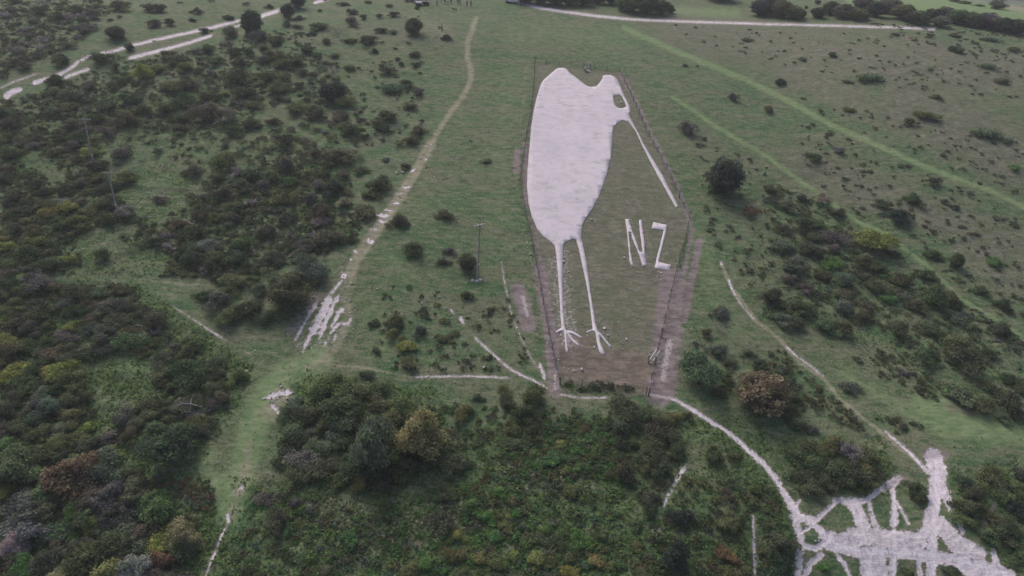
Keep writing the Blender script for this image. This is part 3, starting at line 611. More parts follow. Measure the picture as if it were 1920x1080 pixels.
# cx, cy(middle of the bush in the photo), width, kind, colour [, height of it in the photo]
BUSH = '''775,51,38,round,dk,38 838,71,24,juniper,bk 702,96,20,juniper,dk 779,102,24,juniper,br 745,110,15,hawthorn,pu 753,120,15,juniper,dk 779,121,23,juniper,dk 727,131,38,hawthorn,br 655,124,34,flatbush,md 628,132,30,dead,gy
735,160,58,flatbush,gg 762,155,34,juniper,dk 783,172,32,hawthorn,pu 625,172,60,round,bk,46 605,150,24,juniper,br 767,197,38,juniper,ol 725,215,62,hawthorn,br 717,238,38,juniper,dk 785,244,38,hawthorn,br 750,243,26,dead,gy 715,258,26,dead,gy
555,202,50,hawthorn,ol 590,208,58,juniper,br 640,215,50,hawthorn,pu 655,242,58,juniper,md 600,48,44,juniper,dk 585,62,22,juniper,bk 636,60,32,dead,gy 660,42,38,hawthorn,pu 660,23,24,juniper,dk 682,32,20,juniper,dk 711,30,16,juniper,dk 738,27,26,juniper,dk 690,74,44,juniper,dk
655,73,36,flatbush,md 612,76,28,hawthorn,br 716,56,28,juniper,dk 738,58,24,flatbush,gg 719,79,12,juniper,dk 595,100,34,flatbush,dk 627,103,26,flatbush,br 541,26,40,juniper,bk,26 562,33,24,hawthorn,pu 600,19,13,juniper,dk 538,46,24,hawthorn,br 556,49,24,juniper,dk 505,12,20,juniper,dk
560,4,34,round,bk,34 517,72,46,juniper,dk 494,88,32,hawthorn,br 524,102,46,juniper,ol 505,104,36,hawthorn,br 556,115,38,juniper,dk 494,114,36,hawthorn,pu 530,118,40,juniper,ol 566,134,32,juniper,br 510,140,60,flatbush,dk 522,166,54,juniper,ol 562,158,30,juniper,dk 577,172,22,hawthorn,br 782,15,14,juniper,dk 785,31,7,juniper,dk 730,9,22,flatbush,br 645,6,26,flatbush,br 690,3,20,flatbush,br
1284,122,15,hawthorn,pu 1307,124,9,juniper,dk 1374,183,28,hawthorn,br 1288,241,46,hawthorn,pu 1321,260,14,juniper,md 1440,204,30,hawthorn,br 1267,47,9,juniper,dk 1400,72,26,flatbush,gg 1462,153,28,juniper,bk 1560,101,25,juniper,dk 1506,109,22,flatbush,gg 1789,90,36,flatbush,dk 1756,181,28,juniper,dk 1706,229,25,juniper,dk
1594,204,26,flatbush,ol 1625,208,9,juniper,br 1632,142,54,flatbush,gg 1588,150,26,flatbush,gg 1852,120,42,flatbush,gg 1790,65,26,flatbush,dk 1858,70,38,flatbush,gg 1900,90,34,flatbush,dk 1850,246,60,flatbush,gg 1890,262,30,flatbush,gg 1733,210,54,flatbush,md 1878,150,32,flatbush,gg 1722,62,12,juniper,gg 1678,62,22,flatbush,gg
724,299,20,juniper,pu 760,310,28,juniper,br 677,318,36,hawthorn,br 712,345,56,juniper,br 700,362,50,flatbush,dk 748,415,50,juniper,dk 835,402,40,juniper,br 776,465,50,juniper,dk 842,469,32,hawthorn,pu 829,487,34,hawthorn,br 876,490,40,round,dk,42 866,296,15,dead,gy 912,298,30,flatbush,gg 630,350,34,round,bk,34 537,308,32,round,pu,42
532,372,52,hawthorn,ol 685,392,58,flatbush,ol 600,395,60,juniper,br 640,288,80,hawthorn,br 622,443,62,juniper,br 575,463,60,hawthorn,pu 512,478,52,hawthorn,br 545,545,88,tree,dk,74 645,378,40,hawthorn,tn 883,264,10,juniper,dk 800,405,8,flatbush,ol
875,552,34,juniper,dk 795,584,28,hawthorn,dk 700,606,26,juniper,dk 743,600,42,juniper,md 735,625,36,juniper,ol 788,618,36,hawthorn,pu 830,632,30,flatbush,br 762,645,40,bramble,yg 765,678,44,hawthorn,br 848,624,24,flatbush,ol 895,744,30,hawthorn,dk 868,771,50,juniper,ol
625,715,88,hawthorn,ol 600,738,70,juniper,dk 668,727,76,juniper,ol 685,702,40,juniper,dk 640,762,90,tree,dk,60 580,777,66,hawthorn,dk 700,832,104,tree,gg,130 785,812,88,tree,yt,130 570,860,70,hawthorn,gy 545,838,60,bramble,dk 610,872,70,hawthorn,br 640,892,50,bramble,ol 850,868,62,juniper,br 835,915,58,hawthorn,md 832,975,66,hawthorn,br
500,930,50,hawthorn,pu 555,942,30,hawthorn,pu 520,970,60,hawthorn,br 655,1000,50,bramble,bg 1350,582,50,flatbush,pu 1346,611,30,dead,gy 1324,622,30,juniper,dk 1310,690,84,tree,gg,80 1360,705,50,hawthorn,dk 1422,728,112,round,rb,92
1175,760,80,hawthorn,dk 1212,772,60,hawthorn,md 1232,800,76,hawthorn,dk 1000,742,76,hawthorn,dk 985,775,60,juniper,dk 1000,802,50,juniper,dk 1290,778,26,hawthorn,br 1225,832,80,hawthorn,dk 1236,860,56,bramble,md 1165,885,62,juniper,dk 1338,853,50,juniper,dk 1375,856,40,hawthorn,dk 1308,902,26,juniper,ol 1362,920,40,hawthorn,br 1358,942,18,dead,gy
1275,968,60,hawthorn,bk 1262,1045,60,tree,bk,70 1375,1062,70,bramble,ol 1355,1030,50,bramble,ru 995,812,36,juniper,dk 1040,850,60,bramble,bg 1354,331,80,round,bk,86 1408,391,40,flatbush,rd
1525,293,46,hawthorn,dk 1572,281,32,hawthorn,gy 1752,340,34,juniper,dk 1712,372,46,juniper,dk 1770,377,26,hawthorn,pu 1791,387,24,juniper,dk 1655,380,40,juniper,dk 1680,404,62,juniper,bk 1617,389,14,hawthorn,gy 1701,310,15,hawthorn,gy 1445,355,36,juniper,dk 1503,369,34,juniper,bk 1475,386,42,hawthorn,gg 1572,398,34,juniper,dk 1541,372,42,hawthorn,tn
1528,414,44,bramble,md 1505,420,50,hawthorn,dk 1566,442,62,hawthorn,pu 1515,466,54,juniper,dk 1490,498,60,juniper,gg 1636,448,72,tree,yg,54 1672,474,34,hawthorn,br 1616,490,54,hawthorn,ol 1580,524,56,juniper,gg 1690,524,50,juniper,dk 1735,515,46,hawthorn,dk 1748,476,42,juniper,dk 1790,488,30,round,dk,38 1866,486,44,flatbush,bg 1902,312,32,flatbush,bg
1750,558,74,juniper,dk 1778,563,54,juniper,md 1715,572,50,hawthorn,br 1840,545,34,juniper,dk 1877,570,38,juniper,dk 1877,617,60,juniper,dk 1615,596,42,hawthorn,dk 1465,596,54,juniper,gg 1490,604,54,hawthorn,dk 1548,608,62,juniper,gg 1580,615,52,hawthorn,dk 1680,612,54,juniper,dk 1748,616,62,juniper,dk 1790,643,80,juniper,ol 1805,668,86,hawthorn,dk 1732,664,60,juniper,dk 1852,660,40,juniper,dk
1905,655,22,hawthorn,pu 1795,735,68,bramble,gg 1885,750,80,hawthorn,dk 1840,755,64,hawthorn,dk 1694,697,28,hawthorn,pu 1607,671,26,flatbush,dk 1592,722,46,flatbush,pu 1692,797,30,hawthorn,br 1490,790,56,hawthorn,dk 1516,800,40,hawthorn,pu 1465,690,32,flatbush,gg 1710,700,18,hawthorn,br
1490,850,60,hawthorn,dk 1526,864,70,hawthorn,dk 1590,842,62,hawthorn,gy 1562,880,84,juniper,dk 1598,884,72,juniper,dk 1622,876,50,hawthorn,ol 1545,888,60,juniper,dk 1712,914,50,juniper,dk 1722,932,34,juniper,dk 1826,925,60,juniper,dk 1815,950,66,hawthorn,dk 1800,968,50,juniper,md 1885,985,70,hawthorn,dk 1915,930,40,juniper,dk 1912,1040,50,hawthorn,md
1458,1012,70,hawthorn,dk 1462,1055,76,hawthorn,bk 1545,1060,26,bramble,bg 1782,1066,34,bramble,dk 1700,1072,30,bramble,dk 450,705,46,juniper,ol 352,688,100,hawthorn,dk 315,692,60,hawthorn,ol 285,622,40,dead,wh 376,768,60,dead,gy 475,575,86,juniper,dk 412,560,60,hawthorn,gg 325,828,104,tree,dk,84 148,882,112,tree,ru,84 38,868,92,tree,gg,80 345,1000,62,tree,tn,60
145,955,50,tree,bg,50 212,930,70,tree,pu,60 62,945,92,tree,pu,66 55,985,90,tree,gy,60 30,1022,52,tree,wh,50 262,1062,62,tree,wh,60 305,1050,50,tree,ru,44 195,1030,104,tree,dk,80 175,983,40,tree,yg,40 100,1045,60,tree,br,50 125,1076,84,tree,tn,56 48,1058,60,tree,bg,50 252,962,80,hawthorn,br
218,62,46,round,dk,30 243,88,20,round,dk,18 160,52,50,hawthorn,pu 115,112,46,hawthorn,dk 282,15,40,hawthorn,dk 300,17,34,juniper,dk 290,42,40,juniper,br 318,42,28,juniper,dk 360,37,18,juniper,bk 370,21,26,hawthorn,pu 207,37,13,juniper,dk 224,31,12,hawthorn,pu 430,32,26,juniper,dk 289,77,8,juniper,dk 385,57,24,juniper,bk 432,60,46,hawthorn,pu 474,46,46,round,bk,56
225,12,50,hawthorn,ol 175,28,40,hawthorn,pu 168,160,38,hawthorn,br 107,150,50,juniper,dk 192,108,60,hawthorn,dk 268,136,42,hawthorn,yg,30 315,101,40,juniper,dk 332,110,50,juniper,br 390,90,42,hawthorn,dk 405,112,38,juniper,md 468,100,34,hawthorn,dk 270,206,40,hawthorn,dk 246,184,52,juniper,dk 205,195,52,hawthorn,br 140,180,52,juniper,dk 180,222,34,juniper,dk 318,160,60,juniper,md 350,158,50,hawthorn,br 370,160,22,dead,gy
345,195,70,hawthorn,dk 390,212,76,hawthorn,pu 462,172,50,juniper,dk 445,146,60,juniper,br 107,258,30,juniper,dk 143,258,46,juniper,dk 240,225,60,hawthorn,br 200,246,40,hawthorn,pu 308,202,50,juniper,ol 427,216,60,hawthorn,gy 185,308,40,juniper,dk 145,300,36,hawthorn,br 230,285,60,hawthorn,pu 265,300,24,dead,gy 240,330,56,juniper,ol 305,315,20,dead,gy 365,320,44,hawthorn,pu 420,300,70,juniper,ol 445,320,40,hawthorn,gy 205,350,50,juniper,dk 193,476,44,juniper,md 300,372,34,hawthorn,pu'''
TREES_FAR = '''985,4,40,round,pu,30 1012,4,40,round,br,34 1040,6,44,round,dk,34 1068,6,42,round,dk,36 1094,6,40,round,br,36 1120,3,44,round,pu,34 1145,4,40,round,pu,36 1180,8,56,round,md,44 1212,12,50,round,dk,42 1238,17,36,round,dk,32 1256,20,18,round,dk,18
1350,-4,60,round,dk,16 1424,17,40,round,bk,36 1444,12,40,round,bk,36 1464,18,44,round,md,40 1488,25,34,round,md,30 1503,27,14,round,dk,18 1533,25,28,round,bk,24 1533,4,12,round,dk,10 1511,14,7,round,dk,8 1555,16,36,round,dk,30 1580,22,40,round,pu,32 1604,27,36,round,ol,28 1622,31,18,round,ol,16
1618,8,38,round,pu,28 1642,19,44,round,bk,34 1664,12,44,round,pu,34 1690,24,46,round,md,34 1714,34,44,round,dk,26 1734,39,22,round,ol,16 1748,26,30,round,bk,22 1770,21,28,round,pu,20 1762,42,34,round,gg,22 1792,33,42,round,dk,32 1818,38,40,round,dk,32 1848,40,46,round,pu,36 1876,47,44,round,bk,32 1903,52,44,round,bk,34
1868,12,30,round,gg,14 1872,1,34,round,dk,7 1905,-2,40,round,dk,7 1835,9,16,flatbush,dk 1808,4,20,flatbush,dk 1790,1,18,flatbush,dk'''
def parse(s):
    out = []
    for t in s.split():
        a = t.split(','); out.append(dict(x=float(a[0]), y=float(a[1]), w=float(a[2]), k=a[3], c=a[4], h=float(a[5]) if len(a) > 5 else None, manual=True))
    return out
bushes = parse(BUSH)
for b_ in parse(TREES_FAR):
    b_['w'] *= 1.18; b_['y'] -= 9 if b_['x'] < 1165 else 2 if b_['x'] < 1270 else 0; bushes.append(b_)
# filler scrub zones: polygon, size range (px), spacing factor, kinds, colours
def Z(s): return PL(s)
FILL = [
 (Z('0,0 190,0 215,20 130,88 60,118 0,150'), (22, 42), .62, 'hawthorn juniper hawthorn juniper', 'dk pu br dk ol gy'),
 (Z('195,0 620,0 600,14 560,4 480,32 400,45 300,66 230,80 200,60'), (10, 26), 1.9, 'juniper hawthorn', 'dk pu br bk'),
 (Z('0,190 80,172 130,150 235,115 300,112 410,76 480,60 580,60 600,110 480,190 470,250 330,240 200,240 0,235'), (28, 58), .72, 'juniper hawthorn juniper', 'dk br dk md ol pu'),
 (Z('590,60 770,60 790,100 700,150 600,120'), (10, 26), 2.0, 'juniper flatbush', 'dk br md'),
 (Z('0,240 180,240 200,330 120,420 160,500 0,515'), (30, 60), .66, 'juniper hawthorn juniper', 'dk br dk md ol yg pu'),
 (Z('110,330 210,360 250,400 330,400 470,330 540,280 660,290 640,360 700,420 640,460 480,520 290,520 330,480 180,440 110,450'), (30, 62), .64, 'hawthorn juniper juniper', 'dk br dk ol pu gy md'),
 (Z('450,170 560,160 700,210 790,240 760,280 640,270 540,270 430,260'), (26, 56), .80, 'hawthorn juniper', 'br dk pu ol'),
 (Z('0,520 240,535 300,600 280,660 210,670 130,690 200,800 240,850 100,850 0,830'), (40, 74), .50, 'hawthorn juniper hawthorn juniper', 'dk dk br md ol gg pu yg'),
 (Z('280,600 420,680 420,740 390,820 260,840 210,790 290,740'), (36, 70), .60, 'hawthorn juniper', 'dk md ol br pu'),
 (Z('330,520 460,520 560,470 620,500 540,590 430,600'), (40, 72), .66, 'juniper hawthorn', 'dk md ol gg'),
 (Z('0,830 100,840 230,860 300,950 390,1000 380,1090 0,1090'), (50, 90), .52, 'tree tree hawthorn', 'dk md gg ol pu br yg bg'),
 (Z('550,700 700,700 800,760 830,860 700,910 520,880 530,790'), (44, 80), .62, 'juniper hawthorn', 'dk dk md ol gg'),
 (Z('940,720 1010,735 1030,760 1010,830 960,840'), (40, 60), .8, 'hawthorn juniper', 'dk md ol'),
 (Z('1140,750 1260,750 1290,830 1260,900 1180,880 1150,800'), (40, 70), .66, 'hawthorn juniper', 'dk md ol'),
 (Z('450,900 560,930 700,940 880,900 1100,860 1180,900 1160,1000 1200,1090 440,1090 440,1000'), (30, 60), 2.0, 'bramble hawthorn juniper', 'bg md dk ol'),
 (Z('870,910 950,900 980,960 960,990 1010,980 1110,1000 1130,1090 770,1090 820,1010 900,990'), (24, 54), .85, 'bramble bramble hawthorn', 'bg bg md yg ol'),
 (Z('1000,830 1080,820 1100,880 1010,880'), (24, 44), .9, 'bramble', 'bg md yg'),
 (Z('960,790 1140,780 1180,860 1060,900 940,860'), (24, 44), 2.0, 'bramble juniper', 'md ol dk'),
 (Z('1180,900 1460,900 1480,1090 1200,1090'), (30, 60), 1.3, 'bramble juniper', 'dk md ol'),
 (Z('1430,345 1620,395 1640,480 1700,560 1620,600 1560,620 1420,590 1470,520'), (34, 62), .85, 'juniper hawthorn bramble', 'dk gg md pu bg br'),
 (Z('1640,600 1700,500 1830,540 1860,660 1850,700 1700,690'), (34, 64), .95, 'juniper hawthorn', 'dk gg md br'),
 (Z('1780,720 1920,700 1920,790 1820,770'), (40, 70), .75, 'hawthorn juniper', 'dk gg md'),
 (Z('1470,830 1600,830 1660,880 1640,925 1540,925 1470,880'), (44, 74), .60, 'juniper hawthorn', 'dk md ol'),
 (Z('1790,890 1920,880 1920,1090 1890,1050 1860,1020 1840,1000'), (44, 70), .70, 'hawthorn juniper', 'dk md bk'),
 (Z('1270,640 1390,650 1500,720 1480,780 1330,740'), (36, 60), .9, 'hawthorn juniper', 'dk gg md'),
 (Z('1620,40 1920,60 1920,120 1780,100'), (12, 34), 1.4, 'flatbush juniper', 'gg dk md'),
 (Z('1500,180 1920,280 1920,700 1840,620 1700,430 1500,330'), (14, 34), 3.0, 'juniper flatbush', 'dk gg br'),
 (Z('1300,260 1420,300 1500,360 1420,560 1320,420'), (12, 30), 2.6, 'juniper flatbush', 'dk gg ol'),
 (Z('420,250 640,265 660,410 480,340 330,410 400,300'), (20, 42), .62, 'juniper hawthorn juniper', 'dk gg ol br md'),
 (Z('170,230 420,250 400,300 250,330 180,300'), (16, 34), 1.0, 'juniper hawthorn', 'dk gg ol br'),
 (Z('470,110 640,100 640,200 470,200'), (16, 34), .7, 'juniper hawthorn flatbush', 'dk gg ol br'),
]
CLEAR = [(PL('1684,896 1644,922 1605,944 1566,934'), 24), (PL('1756,856 1752,930 1735,990'), 46), (PL('1782,950 1806,1000'), 24), (PL('1673,916 1680,985'), 22), (PL('1500,960 1560,1010 1720,1020 1880,1060'), 40), (PL('560,690 480,790 465,850 440,960 390,1080'), 26), (PL('880,40 880,150 840,220 800,290 745,380 700,440 650,510 570,660'), 26), (PL('262,524 395,535'), 9), (PL('268,525 350,592 470,665'), 12),
         (PL('8,182 88,148 148,114 300,73 458,36'), 9), (PL('240,110 400,65'), 9), (PL('120,145 168,129'), 6), (PL('610,683 770,707 962,709'), 12), (PL('1205,738 1300,768 1384,826 1438,876 1480,945'), 14), (PL('1380,556 1500,680 1640,800 1722,866'), 14),
         (PL('1170,52 1400,150 1560,235 1740,315 1930,392'), 14), (PL('1262,182 1440,295 1600,410 1740,500 1870,600'), 14), (PL('840,580 920,660 1030,730'), 10), (PL('270,300 330,340 290,400'), 34), (PL('60,300 110,330'), 22), (PL('180,440 240,430'), 24), (PL('220,500 300,490'), 26), (PL('230,670 260,690 240,720'), 24), (PL('1045,738 1140,744'), 8), (PL('430,1020 560,1078'), 12), (PL('1411,960 1414,1080'), 14), (PL('1286,872 1244,952'), 14)]
def near_clear(x, y, r):
    for pts, w in CLEAR:
        for (ax, ay), (bx, by) in zip(pts[:-1], pts[1:]):
            dx_, dy_ = bx - ax, by - ay; L = dx_ * dx_ + dy_ * dy_
            t = max(0, min(1, ((x - ax) * dx_ + (y - ay) * dy_) / L))
            if math.hypot(x - ax - t * dx_, (y - ay - t * dy_) * 1.4) < w * .7 + r * .42: return True
    return False
placed = [(b['x'], b['y'], b['w'] / 2) for b in bushes]
PRIO = random.Random(3)
for poly, (s0, s1), sp, kinds, cols in FILL:
    xs = [p[0] for p in poly]; yy = [p[1] for p in poly]; kinds = kinds.split(); cols = cols.split()
    fails = 0
    while fails < 260:
        x, y = PRIO.uniform(min(xs), max(xs)), PRIO.uniform(min(yy), max(yy)); w = s0 + (s1 - s0) * PRIO.random() ** 1.6
        if not inpoly(np.array([x]), np.array([y]), poly)[0] or near_clear(x, y, w): fails += .34; continue
        if any(abs(x - a) < 130 and math.hypot((x - a), (y - b) * 1.75) < (r + w / 2) * (sp - .02) for a, b, r in placed): fails += 1; continue
        placed.append((x, y, w / 2)); k = PRIO.choice(kinds)
        bushes.append(dict(x=x, y=y, w=w, k=k, c=PRIO.choice(cols), h=(w * PRIO.uniform(.62, .85) if k == 'tree' else None), manual=False))
# ---- landmarks used to say where a bush stands
MARK = [(60, 60, 'in the top left corner'), (170, 40, 'above the chalk tracks'), (300, 35, 'above the straight chalk tracks'), (420, 30, 'by the far bend of the chalk tracks'), (250, 90, 'between the twin chalk tracks'),
 (110, 165, 'below the near end of the chalk tracks'), (300, 130, 'right below the lower chalk track'), (470, 80, 'below the far end of the tracks'), (560, 20, 'where the far track leaves the picture'), (660, 30, 'near the top edge left of the parked cars'),
 (640, 75, 'left of the lone round tree'), (775, 45, 'near the top of the footpath'), (740, 115, 'on open grass below the round tree'), (520, 110, 'in the scrub below the far track'), (600, 100, 'on the grass above the dark yew'), (620, 165, 'around the dark yew'), (755, 165, 'on open grass left of the footpath bend'),
 (560, 210, 'in the scrub below the dark yew'), (740, 225, 'beside the top of the chalk steps'), (170, 200, 'above the farther left pole'), (160, 300, 'around the farther left pole'), (60, 260, 'by the left edge above the poles'), (300, 190, 'in the scrub under the yellow-leaved bush'), (420, 200, 'in the middle of the upper left scrub'), (265, 340, 'around the clearing right of the poles'),
 (220, 410, 'around the nearer left pole'), (60, 420, 'by the left edge beside the nearer pole'), (400, 310, 'in the scrub right of the clearing'), (380, 430, 'in the scrub above the thin left path'), (540, 370, 'in the scrub left of the chalk steps'), (700, 330, 'just left of the chalk steps'), (740, 410, 'touching the chalk steps'), (610, 450, 'in the scrub left of the lower steps'),
 (180, 480, 'above the left end of the thin path'), (540, 545, 'left of the big chalk scar'), (440, 560, 'above the thin left path'), (100, 580, 'in the thick scrub by the left edge'), (250, 600, 'by the thin left path'), (120, 740, 'in the thick scrub at lower left'), (350, 700, 'below the thin left path'), (450, 700, 'by the lower green lane'), (350, 830, 'beside the lower green lane'),
 (80, 920, 'in the wood at lower left'), (250, 950, 'at the edge of the lower left wood'), (180, 1050, 'in the bottom left corner'), (800, 60, 'near the parked cars'), (840, 400, 'on the grass between steps and kiwi'), (830, 480, 'beside the power pole near the kiwi'), (890, 290, 'on the grass left of the kiwi'), (870, 555, 'on the grass below the power pole'),
 (750, 610, 'right of the big chalk scar'), (830, 630, 'beside the short diagonal path'), (770, 680, 'above the level chalk path'), (620, 730, 'in the thicket under the level path'), (600, 860, 'at the foot of the central thicket'), (740, 830, 'in the central thicket'), (870, 760, 'below the level chalk path'), (850, 890, 'right of the pale tree'), (1000, 770, 'below the left corner of the fence'),
 (520, 950, 'right of the lower green lane'), (700, 1010, 'at the bottom left of centre'), (900, 980, 'in the brambles at bottom centre'), (1060, 1020, 'in the bottom centre brambles'), (1060, 860, 'on the rough slope below the kiwi'), (1200, 770, 'just below the fenced enclosure'), (1220, 850, 'under the curving chalk path'), (1340, 860, 'left of the curving chalk path'), (1270, 1000, 'beside the short chalk gully'), (1420, 1040, 'left of the chalk pit'),
 (1340, 600, 'right of the enclosure fence'), (1330, 690, 'beside the lower right fence corner'), (1420, 730, 'by the rust-topped tree'), (1354, 330, 'beside the kiwi beak'), (1300, 200, 'on the grass right of the kiwi head'), (1290, 120, 'near the start of the mown ride'), (1440, 200, 'below the long mown ride'), (1480, 90, 'above the mown ride at its start'), (1600, 150, 'in the heath above the mown ride'), (1760, 90, 'under the hilltop hedge'), (1740, 200, 'in the heath at upper right'), (1870, 130, 'in the heath by the right edge'), (1870, 260, 'above the ride by the right edge'),
 (1540, 290, 'between the two mown rides'), (1720, 360, 'below the mown ride at right'), (1470, 370, 'at the top of the right hand scrub'), (1550, 440, 'in the middle of the right hand scrub'), (1650, 460, 'along the lower ride'), (1520, 560, 'at the foot of the right hand scrub'), (1740, 550, 'in the scrub under the lower ride'), (1860, 480, 'above the lower ride at the edge'), (1870, 590, 'by the right edge at the lower ride'), (1780, 640, 'in the clump right of the thin path'),
 (1850, 740, 'by the right edge in the clump'), (1620, 690, 'on the grass right of the thin path'), (1490, 790, 'above the oval scrub patch'), (1560, 870, 'in the oval scrub patch'), (1700, 800, 'beside the path above the pit'), (1710, 920, 'between the pit trails'), (1810, 940, 'right of the main pit descent'), (1890, 1000, 'right of the chalk pit'), (1700, 1065, 'inside the chalk pit'), (1540, 1060, 'at the left of the pit floor'),
 (1060, 6, 'in the belt behind the track'), (1210, 15, 'at the belt end beyond the track'), (1350, 0, 'beyond the track by the top edge'), (1455, 18, 'in the first hedge clump beyond the track'), (1570, 22, 'in the second hedge clump beyond the track'), (1670, 20, 'in the third hedge clump beyond the track'), (1770, 30, 'in the hedge past the track end'), (1880, 48, 'in the hedge by the right edge'), (1870, 5, 'in the far field at upper right')]
KNAME = {'juniper': ('juniper_bush', 'juniper bush', 'bush'), 'flatbush': ('low_bush', 'low spreading bush', 'bush'), 'hawthorn': ('hawthorn_bush', 'hawthorn bush', 'bush'), 'round': ('dense_tree', 'dense rounded tree', 'tree'),
         'bramble': ('bramble_thicket', 'bramble thicket', 'bramble'), 'tree': ('broadleaf_tree', 'tree', 'tree'), 'dead': ('dead_bush', 'dead bush with bare branches', 'bush')}
def size_word(b):
    return 'tiny' if b['wm'] < 1.6 else 'small' if b['wm'] < 3.0 else 'wide' if b['wm'] > 6.2 else ''
px_ = [b['x'] for b in bushes]; py_ = [b['y'] + (b['h'] * .36 if b['h'] else b['w'] * .16) for b in bushes]
gx_, gy_, gz_, gt_ = ground(px_, py_)
for b, x, y, z, t in zip(bushes, gx_, gy_, gz_, gt_):
    b['p'] = (float(x), float(y), float(z)); b['t'] = float(t); b['wm'] = b['w'] * t / F
    m = min(MARK, key=lambda q: math.hypot(q[0] - b['x'], (q[1] - b['y']) * 1.3)); b['where'] = m[2]
    b['where'] = b['where']
    b['base'] = ' '.join(f"{size_word(b)} {WORD[b['c']]} {KNAME[b['k']][1]}".split())
def shorten(t):
    return t.replace('dead bush with bare branches', 'dead bush')
groups = {}
for b in bushes: groups.setdefault((b['base'].replace('bushes', 'bush'), b['where']), []).append(b)
ORD = ['leftmost', 'second from left', 'third from left', 'fourth from left', 'fifth from left', 'sixth from left', 'seventh from left', 'eighth from left', 'ninth from left', 'tenth from left', 'eleventh from left', 'twelfth from left']
for (base, where), L in groups.items():
    L.sort(key=lambda b: b['x'])
    for i, b in enumerate(L):
        if len(L) == 1: b['label'] = f'{base} {where}'
        elif len(L) == 2: b['label'] = f"{('left', 'right')[i]} of two {base}s {where}".replace('bushs', 'bushes').replace('bush with bare branchess', 'bushes with bare branches')
        elif len(L) <= 13: b['label'] = f"{base} {where}, {ORD[i] if i < len(L) - 1 else 'rightmost'}".replace(' with bare branches', '')
        else: b['label'] = f'{base} {where}'
        b['group'] = (KNAME[b['k']][1].replace(' with bare branches', '') + 's ' + where).replace('bushs', 'bushes') if len(L) > 1 else KNAME[b['k']][2] + ' cover of the hillside'
import re
CUT = [(' with bare branches', ''), ('tiny ', ''), ('small ', ''), ('wide ', ''), (' beyond the track', ''), ('dense rounded tree', 'round tree'), (' and seedlings', ''), ('very dark', 'dark'), ('grey leafless-looking', 'grey'), ('low spreading bush', 'low bush'), (' by the right edge', ' at right'), (' in the picture', '')]
for b in bushes:
    for x_, y_ in CUT:
        if len(re.findall(r"[A-Za-z0-9]+", b['label'])) > 15: b['label'] = b['label'].replace(x_, y_)
BR = random.Random(17)
def jitc(c, k=.12): return tuple(v * BR.uniform(1 - k, 1 + k) for v in c)
from collections import defaultdict
count = defaultdict(int); spill = []
bushes.sort(key=lambda b: -b['w'] * (3 if b['manual'] else 1))
for b in bushes:
    nm = KNAME[b['k']][0]
    if count[nm] >= 298: spill.append(b); continue
    count[nm] += 1
    wm = b['wm']; x, y, z = b['p']
    if b['k'] == 'dead':
        o = link(nm, BR.choice(DEAD)); o.location = (x, y, z + .1); o.scale = (wm * 1.1,) * 3; o.rotation_euler = (0, 0, BR.uniform(0, 6.28))
        tag(o, b['label'], 'bush', b['group']); continue
    me, st = BR.choice(PROTO[b['k']])
    hs = 1.0
    if b['h']:
        # height in metres from its height in the photo, seen from above at an angle
        dep = PITCH + math.atan((b['y'] - 540) / F)
        hm = (b['h'] * b['t'] / F - wm * .45 * math.sin(dep)) / max(.5, math.cos(dep)); hm = max(hm, wm * .4)
        nat = {'round': 1.0, 'tree': .82}.get(b['k'], .42); hs = hm / (wm * nat)
        hs = max(.55, min(hs, 1.5))
    else: hs = BR.uniform(.62, 1.02)
    c = (*jitc(COL[b['c']]), 1)
    big = b['w'] >= 17 or b['k'] in ('tree', 'round')
    s = wm * 1.10
    if big:
        root = empty(nm, (x, y, z - .05), BR.uniform(0, 6.28)); root.scale = (s, s * BR.uniform(.85, 1.1), s * hs)
        f = link('crown' if b['k'] in ('tree', 'round') else 'foliage', me, root); f.color = c
        g = link('trunk' if b['k'] in ('tree', 'round') else 'stems', st, root)
    else:
        root = link(nm, me); root.location = (x, y, z - .05); root.rotation_euler = (0, 0, BR.uniform(0, 6.28)); root.scale = (s, s, s * hs); root.color = c
    tag(root, b['label'], KNAME[b['k']][2], b['group'])
print('BUSHES', len(bushes), dict(count), 'spill', len(spill))
# the rest of the scrub, past what can be counted one by one
def joined_scrub(name, items, label, n_cl=9, n_lf=26):
    Q = []; TT = []; CC = []
    for i, (x, y, z, w, c) in enumerate(items):
        g = np.random.default_rng(9000 + i)
        th = g.uniform(0, 6.28, n_cl); rr = np.sqrt(g.uniform(0, 1, n_cl)) * .34 * w
        cs = np.stack([rr * np.cos(th), rr * np.sin(th), g.uniform(.05, .2, n_cl) * w], 1) + np.array([x, y, z])
        q, f, t = leaves(cs, g.uniform(.12, .22, n_cl) * w, n_lf, max(.05, .045 * w), g.uniform(.7, 1.3, n_cl), g, (.4, 1.), .7)
        Q.append(q); TT.append(t); CC.append(np.repeat([c], len(q), 0))
    Q = np.vstack(Q); me = mesh_np(name, Q, np.arange(len(Q)).reshape(-1, 4), MF2, False, np.concatenate(TT))
    a = me.attributes.new('tint', 'FLOAT_COLOR', 'POINT'); a.data.foreach_set('color', np.column_stack([np.vstack(CC), np.ones(len(Q))]).astype(np.float32).ravel())
    o = link(name, me); return tag(o, label, None, None, 'stuff')
m = NT('ground_foliage'); a_ = m.attr('tone').outputs['Fac']; tc = m.attr('tint').outputs['Color']
x_ = m.n('ShaderNodeVectorMath', operation='SCALE'); m.t.links.new(tc, x_.inputs[0]); m.put(a_, x_.inputs['Scale'])
MF2 = leafy(m, x_.outputs[0])
items = [(*b['p'], b['wm'] * 1.1, COL[b['c']]) for b in spill]
LS = random.Random(77)
pxs, pys, cs_ = [], [], []
